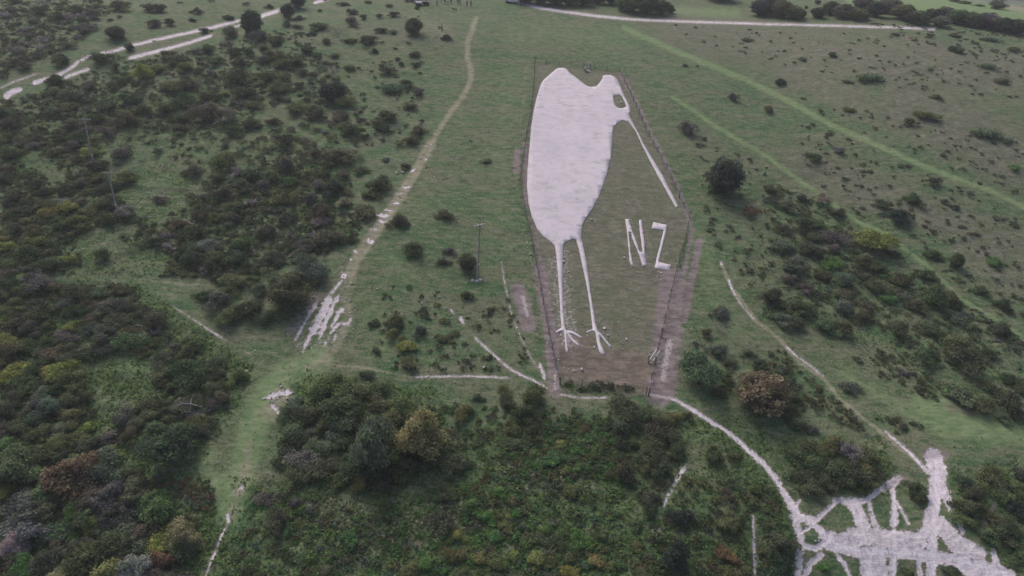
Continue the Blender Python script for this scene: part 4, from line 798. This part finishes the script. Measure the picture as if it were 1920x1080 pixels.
ZLOW = [(FILL[0][0], 500, 'dk br pu'), (FILL[2][0], 1300, 'dk br ol'), (FILL[4][0], 1000, 'dk ol md'), (FILL[5][0], 1500, 'dk br ol md gg'), (FILL[7][0], 600, 'dk md ol'), (FILL[8][0], 160, 'dk md'), (FILL[14][0], 700, 'bg md bg gg ol'), (FILL[17][0], 300, 'md ol bg'),
        (FILL[18][0], 320, 'md dk ol br'), (FILL[19][0], 420, 'md gg bg ol dk'), (FILL[20][0], 220, 'gg md br'), (FILL[26][0], 260, 'gg dk br'), (FILL[27][0], 110, 'gg ol dk'), (FILL[25][0], 120, 'gg dk'),
        (Z('1260,50 1900,75 1920,190 1600,160 1300,80'), 160, 'gg dk br'), (Z('700,530 960,560 1000,700 700,690'), 90, 'md ol dk'), (Z('800,760 1150,770 1160,900 860,900'), 300, 'md ol br bg'), (Z('480,150 790,100 800,260 640,280'), 130, 'dk br md'), (Z('1440,640 1640,780 1740,800 1660,820 1440,760'), 110, 'md ol br'), (Z('1060,715 1210,725 1210,735 1060,732'), 24, 'dk ol'), (Z('260,890 420,900 400,960 330,960'), 60, 'ru md gg'), (Z('1620,640 1740,700 1760,760 1640,700'), 60, 'br ol md')]
for poly, n, cols in ZLOW:
    xs = [p[0] for p in poly]; yy = [p[1] for p in poly]; cols = cols.split(); k = 0
    for _ in range(n * 6):
        if k >= n: break
        x, y = LS.uniform(min(xs), max(xs)), LS.uniform(min(yy), max(yy))
        if inpoly(np.array([x]), np.array([y]), poly)[0] and not near_clear(x, y, 4): pxs.append(x); pys.append(y); cs_.append(LS.choice(cols)); k += 1
X_, Y_, Z_, T_ = ground(pxs, pys)
items += [(float(x), float(y), float(z), LS.uniform(.5, 1.9), tuple(v * LS.uniform(.75, 1.05) for v in COL[c])) for x, y, z, c in zip(X_, Y_, Z_, cs_)]
joined_scrub('low_scrub', items, 'low scrub and seedlings filling the gaps between bushes')

# ---- tussocks of rank grass
def tussocks(n=90000):
    g = np.random.default_rng(55)
    w = .05 + full(masks['dark']) * 1.6 + full(masks['heath']) * .8; w = w[vi] * np.where(chalk > .42, 0, 1) * (1 - .8 * masks['ride']) * (1 - masks['earth']) * np.where(ins, 0, 1) * np.where(V < 40, .1, 1)
    w *= 1 / (1 + np.exp(-(V - 160) / 110))
    idx = g.choice(len(vi), n, p=w / w.sum()); k = vi[idx]
    p = verts[k] + np.column_stack([g.uniform(-.4, .4, n), g.uniform(-.6, .6, n), g.uniform(0, .10, n) * (1 + masks['dark'][idx])])
    he = masks['heath'][idx] > g.uniform(.2, .9, n)
    base = np.where(he[:, None], np.array([.28, .25, .20]), np.array([.125, .195, .075])) * g.uniform(.6, 1.45, (n, 1))
    nn = g.normal(size=(n, 3)) * .45 + [0, -.15, 1]; nn /= np.linalg.norm(nn, axis=1)[:, None]
    a = np.cross(nn, g.normal(size=(n, 3))); a /= np.linalg.norm(a, axis=1)[:, None]; b = np.cross(nn, a)
    s = (g.uniform(.06, .20, n) * (1 + .4 * masks['dark'][idx]))[:, None]
    Q = np.stack([p - a * s, p - b * s * .6, p + a * s * 1.2, p + b * s * .7], 1).reshape(-1, 3)
    me = mesh_np('grass_tussocks', Q, np.arange(len(Q)).reshape(-1, 4), MF2, False, np.tile([.8, 1, 1.2, 1], n))
    at_ = me.attributes.new('tint', 'FLOAT_COLOR', 'POINT'); at_.data.foreach_set('color', np.column_stack([np.repeat(base, 4, 0), np.ones(len(Q))]).astype(np.float32).ravel())
    tag(link('grass_tussocks', me), 'tussocks of rank grass over the rough parts of the slope', None, None, 'stuff')
tussocks()

# ---------------------------------------------------------------- chalk rubble
MCH = flat('chalk_rubble', (.60, .56, .58), .95, .2, 3)
def rubble():
    g = np.random.default_rng(66); P = []; S = []
    spots = [('1035,480 1035,600', 26, 60), ('1062,470 1070,620', 22, 50), ('1050,630 1075,660', 40, 70), ('1110,590 1150,640', 30, 30), ('1120,390 1100,440', 40, 40), ('1185,430 1190,500', 60, 26), ('1240,500 1215,520', 60, 40), ('570,640 640,620', 60, 80), ('640,510 660,600', 30, 60), ('760,560 830,570', 110, 26),
             ('800,270 700,440', 24, 90), ('500,740 545,750', 50, 60), ('265,360 290,400', 50, 40), ('455,478 468,474', 16, 50), ('985,440 1000,510', 8, 60), ('1000,560 1080,700', 40, 40), ('1140,400 1250,520', 90, 50), ('470,660 490,690', 40, 10), ('1500,1000 1860,1050', 60, 220), ('1600,940 1640,980', 30, 60), ('1745,860 1800,960', 40, 80),
             ('1230,660 1250,720', 30, 40), ('1063,22 1140,28', 12, 30), ('780,270 860,420', 160, 30), ('300,280 330,300', 30, 8), ('830,560 900,700', 120, 26), ('1120,600 1180,660', 60, 40)]
    for s, w, n in spots:
        (a, b), (c, d) = PL(s); n = max(4, int(n * .45)) if not s.startswith(('1500,1000', '1600,940', '1745')) else n // 6
        t = g.uniform(0, 1, n)
        P.append(np.stack([a + (c - a) * t + g.normal(0, w / 3, n), b + (d - b) * t + g.normal(0, w / 5, n)], 1)); S.append(g.uniform(.04, .12, n) * (1 + (g.uniform(0, 1, n) > .9)))
    P = np.vstack(P); S = np.concatenate(S); x, y, z, t = ground(P[:, 0], P[:, 1])
    ico = np.array([(1, 0, 0), (-1, 0, 0), (0, 1, 0), (0, -1, 0), (0, 0, 1), (0, 0, -1)], float)
    f0 = np.array([(0, 2, 4), (2, 1, 4), (1, 3, 4), (3, 0, 4), (2, 0, 5), (1, 2, 5), (3, 1, 5), (0, 3, 5)])
    V_ = ico[None] * S[:, None, None] * g.uniform(.6, 1.5, (len(S), 6, 1)) * np.array([1.2, 1.2, .7]) + np.stack([x, y, z + S * .35 + .05], 1)[:, None]
    F_ = f0[None] + (np.arange(len(S)) * 6)[:, None, None]
    tag(link('chalk_rubble', mesh_np('chalk_rubble', V_.reshape(-1, 3), F_.reshape(-1, 3), MCH)), 'loose white chalk lumps scattered over the turf', None, None, 'stuff')
rubble()

# ---------------------------------------------------------------- fence
MWOOD = flat('weathered_wood', (.22, .205, .19), .9, .35, 8)
MWIRE = flat('netting_wire', (.10, .105, .11), .6, .1, 3, .5)
MWHITE = flat('white_paint', (.78, .78, .80), .5, .05, 3)
MGREY = flat('galvanised_steel', (.42, .44, .46), .45, .15, 3, .6)
def walk(pts, step):
    xs, ys_, zs, ts = ground([p[0] for p in pts], [p[1] for p in pts])
    P = [Vector((a, b, 0)) for a, b in zip(xs, ys_)]; out = [P[0]]
    L = 0
    for a, b in zip(P[:-1], P[1:]):
        d = (b - a).length; k = step - L
        while k < d: out.append(a + (b - a) * k / d); k += step
        L = d - (k - step)
    out.append(P[-1])
    return [Vector((p.x, p.y, float(H(p.x, p.y)))) for p in out]
pm = MB(); pm.tube([(0, 0, -.3), (0, 0, 1.35)], .068, 6); post_me = pm.mesh('post', MWOOD)
sm = MB(); sm.tube([(0, 0, -.3), (0, 0, 1.45)], .10, 8); strainer_me = sm.mesh('post', MWOOD)
def fence(pts, label):
    line = walk(pts, 3.0); root = empty('stock_fence', line[0]); tag(root, label, 'fence', 'netting fences round the kiwi enclosure')
    inv = Vector(line[0])
    for i, p in enumerate(line):
        o = link('post', strainer_me if i % 12 == 0 or i == len(line) - 1 else post_me, root); o.location = p - inv; o.rotation_euler = (BR.uniform(-.11, .11), BR.uniform(-.11, .11), 0)
    mb = MB()
    for a, b in zip(line[:-1], line[1:]):
        a = a - inv; b = b - inv; d = b - a
        for hgt, r in ((.12, .010), (.34, .009), (.56, .009), (.78, .010), (1.0, .012), (1.18, .012)):
            mb.tube([a + Vector((0, 0, hgt)), b + Vector((0, 0, hgt))], r, 3)
        k = max(2, int(d.length / .28))
        for j in range(k):
            q = a + d * (j + .5) / k; mb.tube([q + Vector((0, 0, .02)), q + Vector((0, 0, .9))], .011, 3)
    tag(link('netting', mb.mesh('netting', MWIRE), root), kind='stuff')
fence(FENCE, 'wire netting fence on wooden posts along the top and beak side')
fence(FENCE_L, 'wire netting fence on wooden posts behind the kiwi back')
fence(FENCE_B, 'wire netting fence on wooden posts below the kiwi feet')

# ladder-like stile over the fence beside the feet
def px_vec(px, py, h=0.0):
    x, y, z, t = at(px, py); return Vector((x, y, z + h))
a, b = px_vec(1220.5, 681), px_vec(1231, 666)
root = empty('ladder_stile', a); tag(root, 'silver ladder stile leaning over the fence beside the kiwi feet', 'stile')
dv = (b - a); dv.z += .5; side_ = Vector((dv.y, -dv.x, 0)).normalized() * .26
for s in (-1, 1):
    mb = MB(); mb.tube([side_ * s + Vector((0, 0, .55)), side_ * s + dv * 1.15 + Vector((0, 0, .15))], .055, 5); link('rail', mb.mesh('rail', MWHITE), root)
for i in range(6):
    q = dv * 1.15 * (i + .5) / 6 + Vector((0, 0, .52 - .4 * (i + .5) / 6)); mb = MB(); mb.tube([q - side_, q + side_], .025, 4); link('rung', mb.mesh('rung', MGREY), root)
mb = MB(); mb.box((-.4, .1, .5), (.16, .16, 1.3)); mb.box((.5, -.3, .45), (.14, .14, 1.2)); mb.box((.05, -.1, .55), (1.2, .3, .06)); link('step_frame', mb.mesh('step_frame', MWOOD), root)

# gate, marker and slab at the top fence
g0 = px_vec(1101, 129); root = empty('wooden_gate', g0, R(-8)); tag(root, 'small grey wooden gate set into the top fence', 'gate')
for s in (-1, 1):
    mb = MB(); mb.box((s * .75, 0, .65), (.14, .14, 1.5)); link('post', mb.mesh('post', MWOOD), root)
for i in range(4):
    mb = MB(); mb.box((0, .0, .25 + i * .27), (1.36, .05, .10)); link('rail', mb.mesh('rail', MGREY), root)
mb = MB(); mb.box((0, -.04, .66), (1.55, .03, .08), Matrix.Rotation(.55, 3, 'Y')); link('brace', mb.mesh('brace', MGREY), root)
g1 = px_vec(1096.8, 134.5); root = empty('marker_post', g1); tag(root, 'short grey marker post with white cap inside the top fence', 'post')
mb = MB(); mb.box((0, 0, .42), (.42, .34, .9)); link('shaft', mb.mesh('shaft', MGREY), root)
mb = MB(); mb.tube([(0, 0, .87), (0, 0, 1.02), (0, 0, 1.16)], [.27, .25, .12], 8); link('cap', mb.mesh('cap', MWHITE), root)
g2 = px_vec(1105, 134); mb = MB()
mb.tube([(-.1, 0, -.05), (0, 0, .14)], [.9, .72], 9)
o = link('stone_slab', mb.mesh('stone_slab', flat('pale_stone', (.48, .48, .46), .9, .15, 4))); o.location = g2; o.scale = (1.1, .8, 1); tag(o, 'flat pale stone slab lying beside the marker post', 'stone')
g3 = px_vec(1163.9, 192.5); mb = MB(); mb.tube([(0, 0, -.1), (0, 0, .18), (.02, 0, .3)], [.42, .36, .15], 7)
o = link('eye_stone', mb.mesh('eye_stone', MCH)); o.location = g3; tag(o, 'white stone lump in the kiwi eye', 'stone')

# ---------------------------------------------------------------- power poles
def pole(px, py, hgt, rz, label, lean=(0, 0), whitearm=False):
    p = px_vec(px, py); root = empty('power_pole', p, rz); root.rotation_euler = (lean[0], lean[1], rz); tag(root, label, 'pole', 'wooden power poles on the left slope')
    mb = MB(); mb.tube([(0, 0, -.4), (0, 0, hgt * .5), (0, 0, hgt)], [.17, .145, .115], 10); link('shaft', mb.mesh('shaft', MPOLE), root)
    mb = MB(); mb.box((0, .12, hgt - .15), (1.9, .17, .18)); link('crossarm', mb.mesh('crossarm', MWHITE2 if whitearm else MPOLE), root)
    for i in (-.72, 0, .72):
        mb = MB(); mb.tube([(i, .12, hgt - .07), (i, .12, hgt + .06), (i, .12, hgt + .12), (i, .12, hgt + .22)], [.03, .08, .05, .06], 7); link('insulator', mb.mesh('insulator', MDARK), root)
    for s in (-1, 1):
        mb = MB(); mb.tube([(s * .6, .12, hgt - .2), (0, .12, hgt - .75)], .025, 4); link('brace', mb.mesh('brace', MGREY), root)
    mb = MB(); mb.box((0, -.165, hgt * .30), (.26, .04, .36)); link('notice_plate', mb.mesh('notice_plate', MWHITE), root)
MPOLE = flat('silvered_pole', (.40, .37, .36), .85, .3, 4); MWHITE2 = flat('pale_crossarm', (.62, .62, .62), .6, .1, 4); MDARK = flat('dark_plastic', (.03, .03, .035), .5, .1, 3)
pole(895, 525, 9.6, R(38), 'grey wooden power pole with white crossarm on grass left of the kiwi', (0, R(1.5)), True)
pole(178, 318, 9.6, R(12), 'farther left power pole rising behind a bush', (0, R(2)))
pole(223, 408, 8.2, R(8), 'nearer left power pole leaning above dark scrub', (0, R(0)))
for i, (dx_, dy_) in enumerate(((-9, 2), (-1, 3), (5, 1))):
    mb = MB(); mb.tube([(0, 0, -.1), (0, 0, .12), (0, 0, .22)], [.34, .28, .1], 7)
    o = link('chalk_boulder', mb.mesh('chalk_boulder', MCH)); o.location = px_vec(895 + dx_, 524 + dy_)
    tag(o, f"white chalk lump at the foot of the pole, {('left', 'middle', 'right')[i]} of three", 'stone', 'chalk lumps round the pole foot')
# fallen dead limb lying in the big chalk scar region and pale fallen branch on the left scrub
def fallen(px, py, L, label, seed):
    g = random.Random(seed); mb = MB(); p = Vector((0, 0, .15)); d = Vector((g.uniform(-1, 1), g.uniform(-.4, .4), .1)).normalized(); pts = [p]
    for _ in range(4): d = (d + Vector((g.uniform(-.3, .3), g.uniform(-.3, .3), 0))).normalized(); p = p + d * L / 4; pts.append(p)
    mb.tube(pts, [.09, .08, .07, .05, .03], 6)
    for k in (1, 2, 3):
        q = pts[k]; e = Vector((g.uniform(-1, 1), g.uniform(-1, 1), g.uniform(.1, .6))).normalized(); mb.tube([q, q + e * L * .2, q + e * L * .34 + Vector((.1, 0, 0))], [.05, .035, .015], 5)
    o = link('fallen_branch', mb.mesh('fallen_branch', MBONE)); o.location = px_vec(px, py); tag(o, label, 'branch')
MBONE = flat('bleached_wood', (.48, .44, .46), .9, .15, 5)
fallen(462, 476, 2.4, 'bleached white fallen branch in the clearing below the upper left scrub', 3)
fallen(784, 175, 2.0, 'pale forked dead branch below the scrub left of the footpath', 4)
fallen(812, 73, 2.4, 'thin pale branch lying right of the round tree', 5)
fallen(285, 622, 3.0, 'white forked limb lying in the dead bush', 8)
fallen(380, 765, 3.2, 'grey-white limb spreading out of the dead bush beside the green lane', 9)
fallen(312, 372, 1.8, 'bare pale branch upright in scrub right of the nearer pole', 11)
fallen(370, 425, 3.4, 'tangled pale dead boughs in scrub above the thin left path', 14)
fallen(628, 131, 1.8, 'pale branch across a grey dead bush', 15)
fallen(230, 402, 1.6, 'pale broken branch beside the nearer left pole', 16)

# ---------------------------------------------------------------- people and a dog at the hilltop
def skin(name, verts_, edges_, radii, mat, parent, root_i=0, sub=1):
    me = bpy.data.meshes.new(name); me.from_pydata([tuple(v) for v in verts_], edges_, []); me.update()
    o = bpy.data.objects.new(name, me); col.objects.link(o)
    md = o.modifiers.new('skin', 'SKIN')
    for i, d in enumerate(me.skin_vertices[0].data):
        r = radii[i]; d.radius = r if hasattr(r, '__len__') else (r, r); d.use_root = (i == root_i)
    s = o.modifiers.new('sub', 'SUBSURF'); s.levels = sub; s.render_levels = sub
    dg = bpy.context.evaluated_depsgraph_get(); dg.update()
    nm = bpy.data.meshes.new_from_object(o.evaluated_get(dg)); nm.name = name
    nm.materials.clear(); nm.materials.append(mat); nm.polygons.foreach_set('use_smooth', [True] * len(nm.polygons))
    o.modifiers.clear(); o.data = nm; o.parent = parent
    return o
MSKIN = flat('skin', (.42, .27, .21), .6, .05, 3); MHAIR = flat('hair', (.05, .035, .025), .8, .2, 8)
CLOTH = {'black': flat('black_cloth', (.012, .012, .016), .9), 'navy': flat('navy_cloth', (.02, .025, .06), .9), 'white': flat('white_cloth', (.75, .75, .80), .9), 'grey': flat('grey_cloth', (.28, .27, .32), .9), 'green': flat('green_cloth', (.035, .06, .035), .9), 'brown': flat('brown_cloth', (.10, .07, .08), .9), 'tan': flat('tan_cloth', (.32, .29, .24), .9)}
def person(px, py, rz, top, legs, label, hgt=1.74, stride=.12, arms=0.1):
    p = px_vec(px, py); root = empty('person', (p.x, p.y, p.z - .02), rz); k = hgt / 1.74; root.scale = (k, k, k); tag(root, label, 'person')
    s = stride
    J = [(0, 0, .95), (0, 0, 1.12), (0, 0, 1.30), (0, 0, 1.46), (0, .01, 1.56), (0, .02, 1.64), (0, .0, 1.70)]
    E = [(0, 1), (1, 2), (2, 3), (3, 4), (4, 5), (5, 6)]; rad = [(.15, .11), (.13, .10), (.155, .11), (.075, .07), (.06, .06), (.095, .105), (.06, .07)]
    for sx in (-1, 1):
        b = len(J)
        J += [(sx * .10, 0, .90), (sx * .11, sx * s * .7 + .02, .50), (sx * .11, sx * s, .09), (sx * .12, sx * s + .14, .04)]
        E += [(0, b), (b, b + 1), (b + 1, b + 2), (b + 2, b + 3)]; rad += [.085, .058, .04, .035]
        b = len(J)
        J += [(sx * .19, 0, 1.42), (sx * (.23 + arms), -.02, 1.13), (sx * (.24 + arms * .8), .10, .90), (sx * (.24 + arms * .8), .15, .82)]
        E += [(2, b), (b, b + 1), (b + 1, b + 2), (b + 2, b + 3)]; rad += [.06, .045, .035, .03]
        for fg in range(5):      # palm and five fingers
            c = len(J); off = (fg - 2) * .014 * sx
            J += [(sx * (.24 + arms * .8) + off, .155 + (.02 if fg else .04), .78 if fg else .80), (sx * (.24 + arms * .8) + off * 1.3, .17 + (0 if fg else .03), .735 - .008 * (fg in (2, 3)) if fg else .775)]
            E += [(b + 3, c), (c, c + 1)]; rad += [.009, .007]
    skin('body', J, E, rad, MSKIN, root)
    JT = [(0, 0, 1.0)]; ET = []; RD = [(.165, .125)]
    for sx in (-1, 1):
        b = len(JT); JT += [(sx * .10, 0, .88), (sx * .11, sx * s * .7 + .02, .50), (sx * .11, sx * s, .12)]; ET += [(0, b), (b, b + 1), (b + 1, b + 2)]; RD += [.105, .078, .062]
    skin('trousers', JT, ET, RD, CLOTH[legs], root)
    JJ = [(0, 0, .98), (0, 0, 1.14), (0, 0, 1.32), (0, 0, 1.47)]; EJ = [(0, 1), (1, 2), (2, 3)]; RJ = [(.175, .135), (.16, .125), (.18, .13), (.09, .085)]
    for sx in (-1, 1):
        b = len(JJ); JJ += [(sx * .20, 0, 1.42), (sx * (.23 + arms), -.02, 1.13), (sx * (.24 + arms * .8), .09, .91)]; EJ += [(2, b), (b, b + 1), (b + 1, b + 2)]; RJ += [.078, .062, .05]
    skin('jacket', JJ, EJ, RJ, CLOTH[top], root)
    skin('hair', [(0, -.02, 1.70), (0, -.01, 1.76), (0, -.05, 1.64)], [(0, 1), (0, 2)], [(.095, .10), .05, .07], MHAIR, root)
    mb = MB()
    for sx in (-1, 1): mb.box((sx * .035, .125, 1.66), (.02, .012, .012)); mb.box((sx * .105, .02, 1.64), (.02, .04, .06))
    mb.box((0, .135, 1.635), (.025, .03, .04)); mb.box((0, .125, 1.60), (.05, .012, .01)); link('face', mb.mesh('face', MSKIN), root)
    for sx in (-1, 1):
        mb = MB(); mb.box((sx * .115, sx * s + .08, .04), (.10, .27, .09)); link('shoe', mb.mesh('shoe', CLOTH['black']), root)
person(875.5, 12, R(150), 'grey', 'black', 'person in grey top and black trousers, left of the pair above the footpath')
person(883, 12, R(200), 'grey', 'navy', 'person in grey top and dark blue trousers, right of the pair above the footpath')
person(834.5, 8, R(160), 'navy', 'navy', 'person in dark blue at the left of the small crowd')
person(839.5, 9, R(190), 'white', 'grey', 'person in bright white top in the small crowd')
person(846, 7, R(220), 'black', 'black', 'person in black right of the white-topped person')
person(858.5, 8, R(170), 'brown', 'black', 'person in brown jacket standing apart right of the crowd')
person(862.5, 9, R(210), 'grey', 'brown', 'person in grey jacket and brown trousers beside the brown jacket')
person(819.5, 11, R(180), 'tan', 'grey', 'person in pale clothes standing between the dark car and crowd', 1.68)
person(828, 3, R(180), 'green', 'black', 'person in dark green at the very top edge left of the crowd')
person(975.5, 11.5, R(170), 'green', 'green', 'person in dark green on the grass right of the white car', 1.8, .05, .02)
person(981.5, 11, R(240), 'grey', 'black', 'shorter person beside the chalky track', 1.2, .05, .03)
person(828.5, 56, R(250), 'grey', 'grey', 'person in pale grey walking a black dog below the crowd', 1.6)
def dog(px, py, rz, label, s=1.0):
    p = px_vec(px, py); root = empty('dog', (p.x, p.y, p.z - .01), rz); root.scale = (s, s, s); tag(root, label, 'dog')
    J = [(0, 0, .50), (0, .22, .52), (0, .40, .55), (0, .52, .70), (0, .62, .76), (0, .76, .72), (0, -.22, .52), (0, -.36, .50), (0, -.50, .58), (0, -.62, .70)]
    E = [(0, 1), (1, 2), (2, 3), (3, 4), (4, 5), (0, 6), (6, 7), (7, 8), (8, 9)]; rad = [.11, .14, .12, .08, .085, .045, .10, .10, .035, .02]
    for sx in (-1, 1):
        b = len(J); J += [(sx * .10, .36, .40), (sx * .10, .34, .22), (sx * .10, .37, .03), (sx * .10, .42, .02)]; E += [(2, b), (b, b + 1), (b + 1, b + 2), (b + 2, b + 3)]; rad += [.06, .035, .028, .03]
        b = len(J); J += [(sx * .10, -.28, .38), (sx * .10, -.42, .24), (sx * .10, -.38, .03), (sx * .10, -.33, .02)]; E += [(7, b), (b, b + 1), (b + 1, b + 2), (b + 2, b + 3)]; rad += [.075, .035, .026, .03]
        b = len(J); J += [(sx * .06, .60, .83)]; E += [(4, b)]; rad += [.02]
    skin('body', J, E, rad, CLOTH['black'], root)
dog(826, 56.5, R(60), 'black dog beside the walker below the crowd', 1.25)
dog(852.5, 21, R(100), 'black dog alone on the grass below the crowd', 1.2)

# ---------------------------------------------------------------- vehicles at the hilltop
def car(px, py, rz, paint, label, kindv='car'):
    p = px_vec(px, py); root = empty('parked_' + kindv, p, rz); tag(root, label, kindv)
    zc = 0.0
    if kindv == 'car': prof = [(-2.1, .32), (-2.15, .75), (-1.95, .98), (-1.55, 1.02), (1.0, 1.0), (1.9, .86), (2.12, .68), (2.12, .32)]; cab = [(-1.75, 1.0), (-1.35, 1.45), (.15, 1.48), (.95, 1.0)]
    else: prof = [(-2.4, .38), (-2.45, 1.1), (-.6, 1.12), (1.2, 1.12), (2.25, 1.0), (2.4, .8), (2.4, .38)]; cab = [(-2.3, 1.12), (-2.2, 1.85), (.5, 1.9), (1.2, 1.12)]
    W = .88
    def loft(pr, w, wt):
        v = []; f = []; n = len(pr); zs = [q[1] for q in pr]; zmin, zmax = min(zs), max(zs)
        for s in (-1, 1):
            for x, z in pr: v.append((x, s * (w + (wt - w) * (z - zmin) / (zmax - zmin)), z))
        for i in range(n): f.append((i, (i + 1) % n, n + (i + 1) % n, n + i))
        f.append(tuple(range(n))[::-1]); f.append(tuple(range(n, 2 * n))); return v, f
    def mk(name, vf, mat):
        bm = bmesh.new(); vv = [bm.verts.new(q) for q in vf[0]]
        for q in vf[1]: bm.faces.new([vv[i] for i in q])
        bmesh.ops.recalc_face_normals(bm, faces=bm.faces); bmesh.ops.bevel(bm, geom=bm.edges[:], offset=.05, segments=2, affect='EDGES', clamp_overlap=True)
        me = bpy.data.meshes.new(name); bm.to_mesh(me); bm.free(); me.materials.append(mat); return link(name, me, root)
    mk('body', loft(prof, W, W - .06), paint); mk('roof', loft([(x * .97, z + .004) for x, z in cab], W - .08, W - .24), paint)
    zt = cab[1][1]; z0 = cab[0][1]
    for s in (-1, 1):
        for x0, x1 in ((cab[0][0] + .35, -.45), (-.35, cab[2][0] + .25)):
            mb = MB(); zm = (z0 + zt) / 2 + .02; ang = math.atan2(.16, zt - z0)
            mb.box(((x0 + x1) / 2, s * (W - .135), zm), (x1 - x0, .02, (zt - z0) * .62), Matrix.Rotation(s * ang, 3, 'X')); link('side_window', mb.mesh('side_window', MGLASS), root)
    for (xa, za), (xb, zb), nm in ((cab[2], cab[3], 'windscreen'), (cab[1], cab[0], 'rear_window')):
        d = Vector((xb - xa, 0, zb - za)); c = Vector(((xa + xb) / 2, 0, (za + zb) / 2)); nrm_ = Vector((-d.z, 0, d.x)).normalized(); nrm_ = nrm_ if nrm_.x * (1 if nm == 'windscreen' else -1) > 0 else -nrm_
        mb = MB(); mb.box(c + nrm_ * .03, (d.length * .8, 1.35, .03), Matrix.Rotation(-math.atan2(d.z, d.x), 3, 'Y')); link(nm, mb.mesh(nm, MGLASS), root)
    hx = prof[-1][0]; wb = hx * .64
    for sx in (-1, 1):
        for sy in (-1, 1):
            mb = MB(); mb.tube([(sx * wb, sy * .78, .34), (sx * wb, sy * .93, .34)], .34, 16); t = link('wheel', mb.mesh('wheel', MDARK, ), root)
            mb = MB(); mb.tube([(sx * wb, sy * .90, .34), (sx * wb, sy * .94, .34)], .2, 10); link('rim', mb.mesh('rim', MGREY), t)
    for sy in (-1, 1):
        mb = MB(); mb.box((hx + .01, sy * .62, .70), (.06, .34, .14)); link('headlight', mb.mesh('headlight', MWHITE), root)
        mb = MB(); mb.box((-hx - .03, sy * .66, .78), (.06, .24, .16)); link('tail_light', mb.mesh('tail_light', MRED), root)
        mb = MB(); mb.box((.75 if kindv == 'car' else .95, sy * 1.0, 1.0 if kindv == 'car' else 1.25), (.14, .2, .14)); link('wing_mirror', mb.mesh('wing_mirror', MDARK), root)
    mb = MB(); mb.box((0, 0, .30), (hx * 2 - .2, 1.66, .18)); link('sill', mb.mesh('sill', MDARK), root)
MGLASS = flat('dark_glass', (.02, .025, .03), .12, .05, 2, 0, .6); MRED = flat('red_lens', (.35, .02, .02), .3)
P_W = flat('white_car_paint', (.78, .80, .86), .3, .02, 2, 0, .5); P_B = flat('dark_blue_car_paint', (.03, .03, .07), .3, .05, 2, 0, .5); P_M = flat('maroon_car_paint', (.10, .03, .06), .3, .05, 2, 0, .5); P_S = flat('silver_car_paint', (.45, .46, .52), .35, .05, 2, .3, .5)
car(960, 5.5, R(-14), P_W, 'white car parked where the gravel track begins')
car(784, 8.5, R(-72), P_S, 'silver and glass fronted car, left of the parked pair above the small bush')
car(798, 7, R(-80), P_M, 'dark maroon car, right of the parked pair above the small bush')
car(772, 2, R(10), P_B, 'dark blue van behind the parked pair at the top edge', 'van')

# ---------------------------------------------------------------- haze
mb = MB(); mb.box((100, 1500, 10), (9000, 9000, 0)); 
hm = MB(); hm.box((0, 3200, (-45 + 66) / 2), (12600, 7200, 111))
me = hm.mesh('haze', MWHITE); me.materials.clear()
mh = bpy.data.materials.new('haze'); mh.use_nodes = True; mh.node_tree.nodes.remove(mh.node_tree.nodes['Principled BSDF'])
pv = mh.node_tree.nodes.new('ShaderNodeVolumePrincipled'); pv.inputs['Color'].default_value = (.92, .94, 1.0, 1); pv.inputs['Density'].default_value = .00042; pv.inputs['Anisotropy'].default_value = .2
mh.node_tree.links.new(pv.outputs[0], mh.node_tree.nodes['Material Output'].inputs['Volume']); me.materials.append(mh)
HAZE = True
if HAZE: tag(link('haze', me), 'thin pale haze over the hills', None, None, 'stuff')

import sys
for o_ in scene.objects:
    if 'label' in o_ and len(o_['label'].split()) > 16: print('LONG', o_['label'])
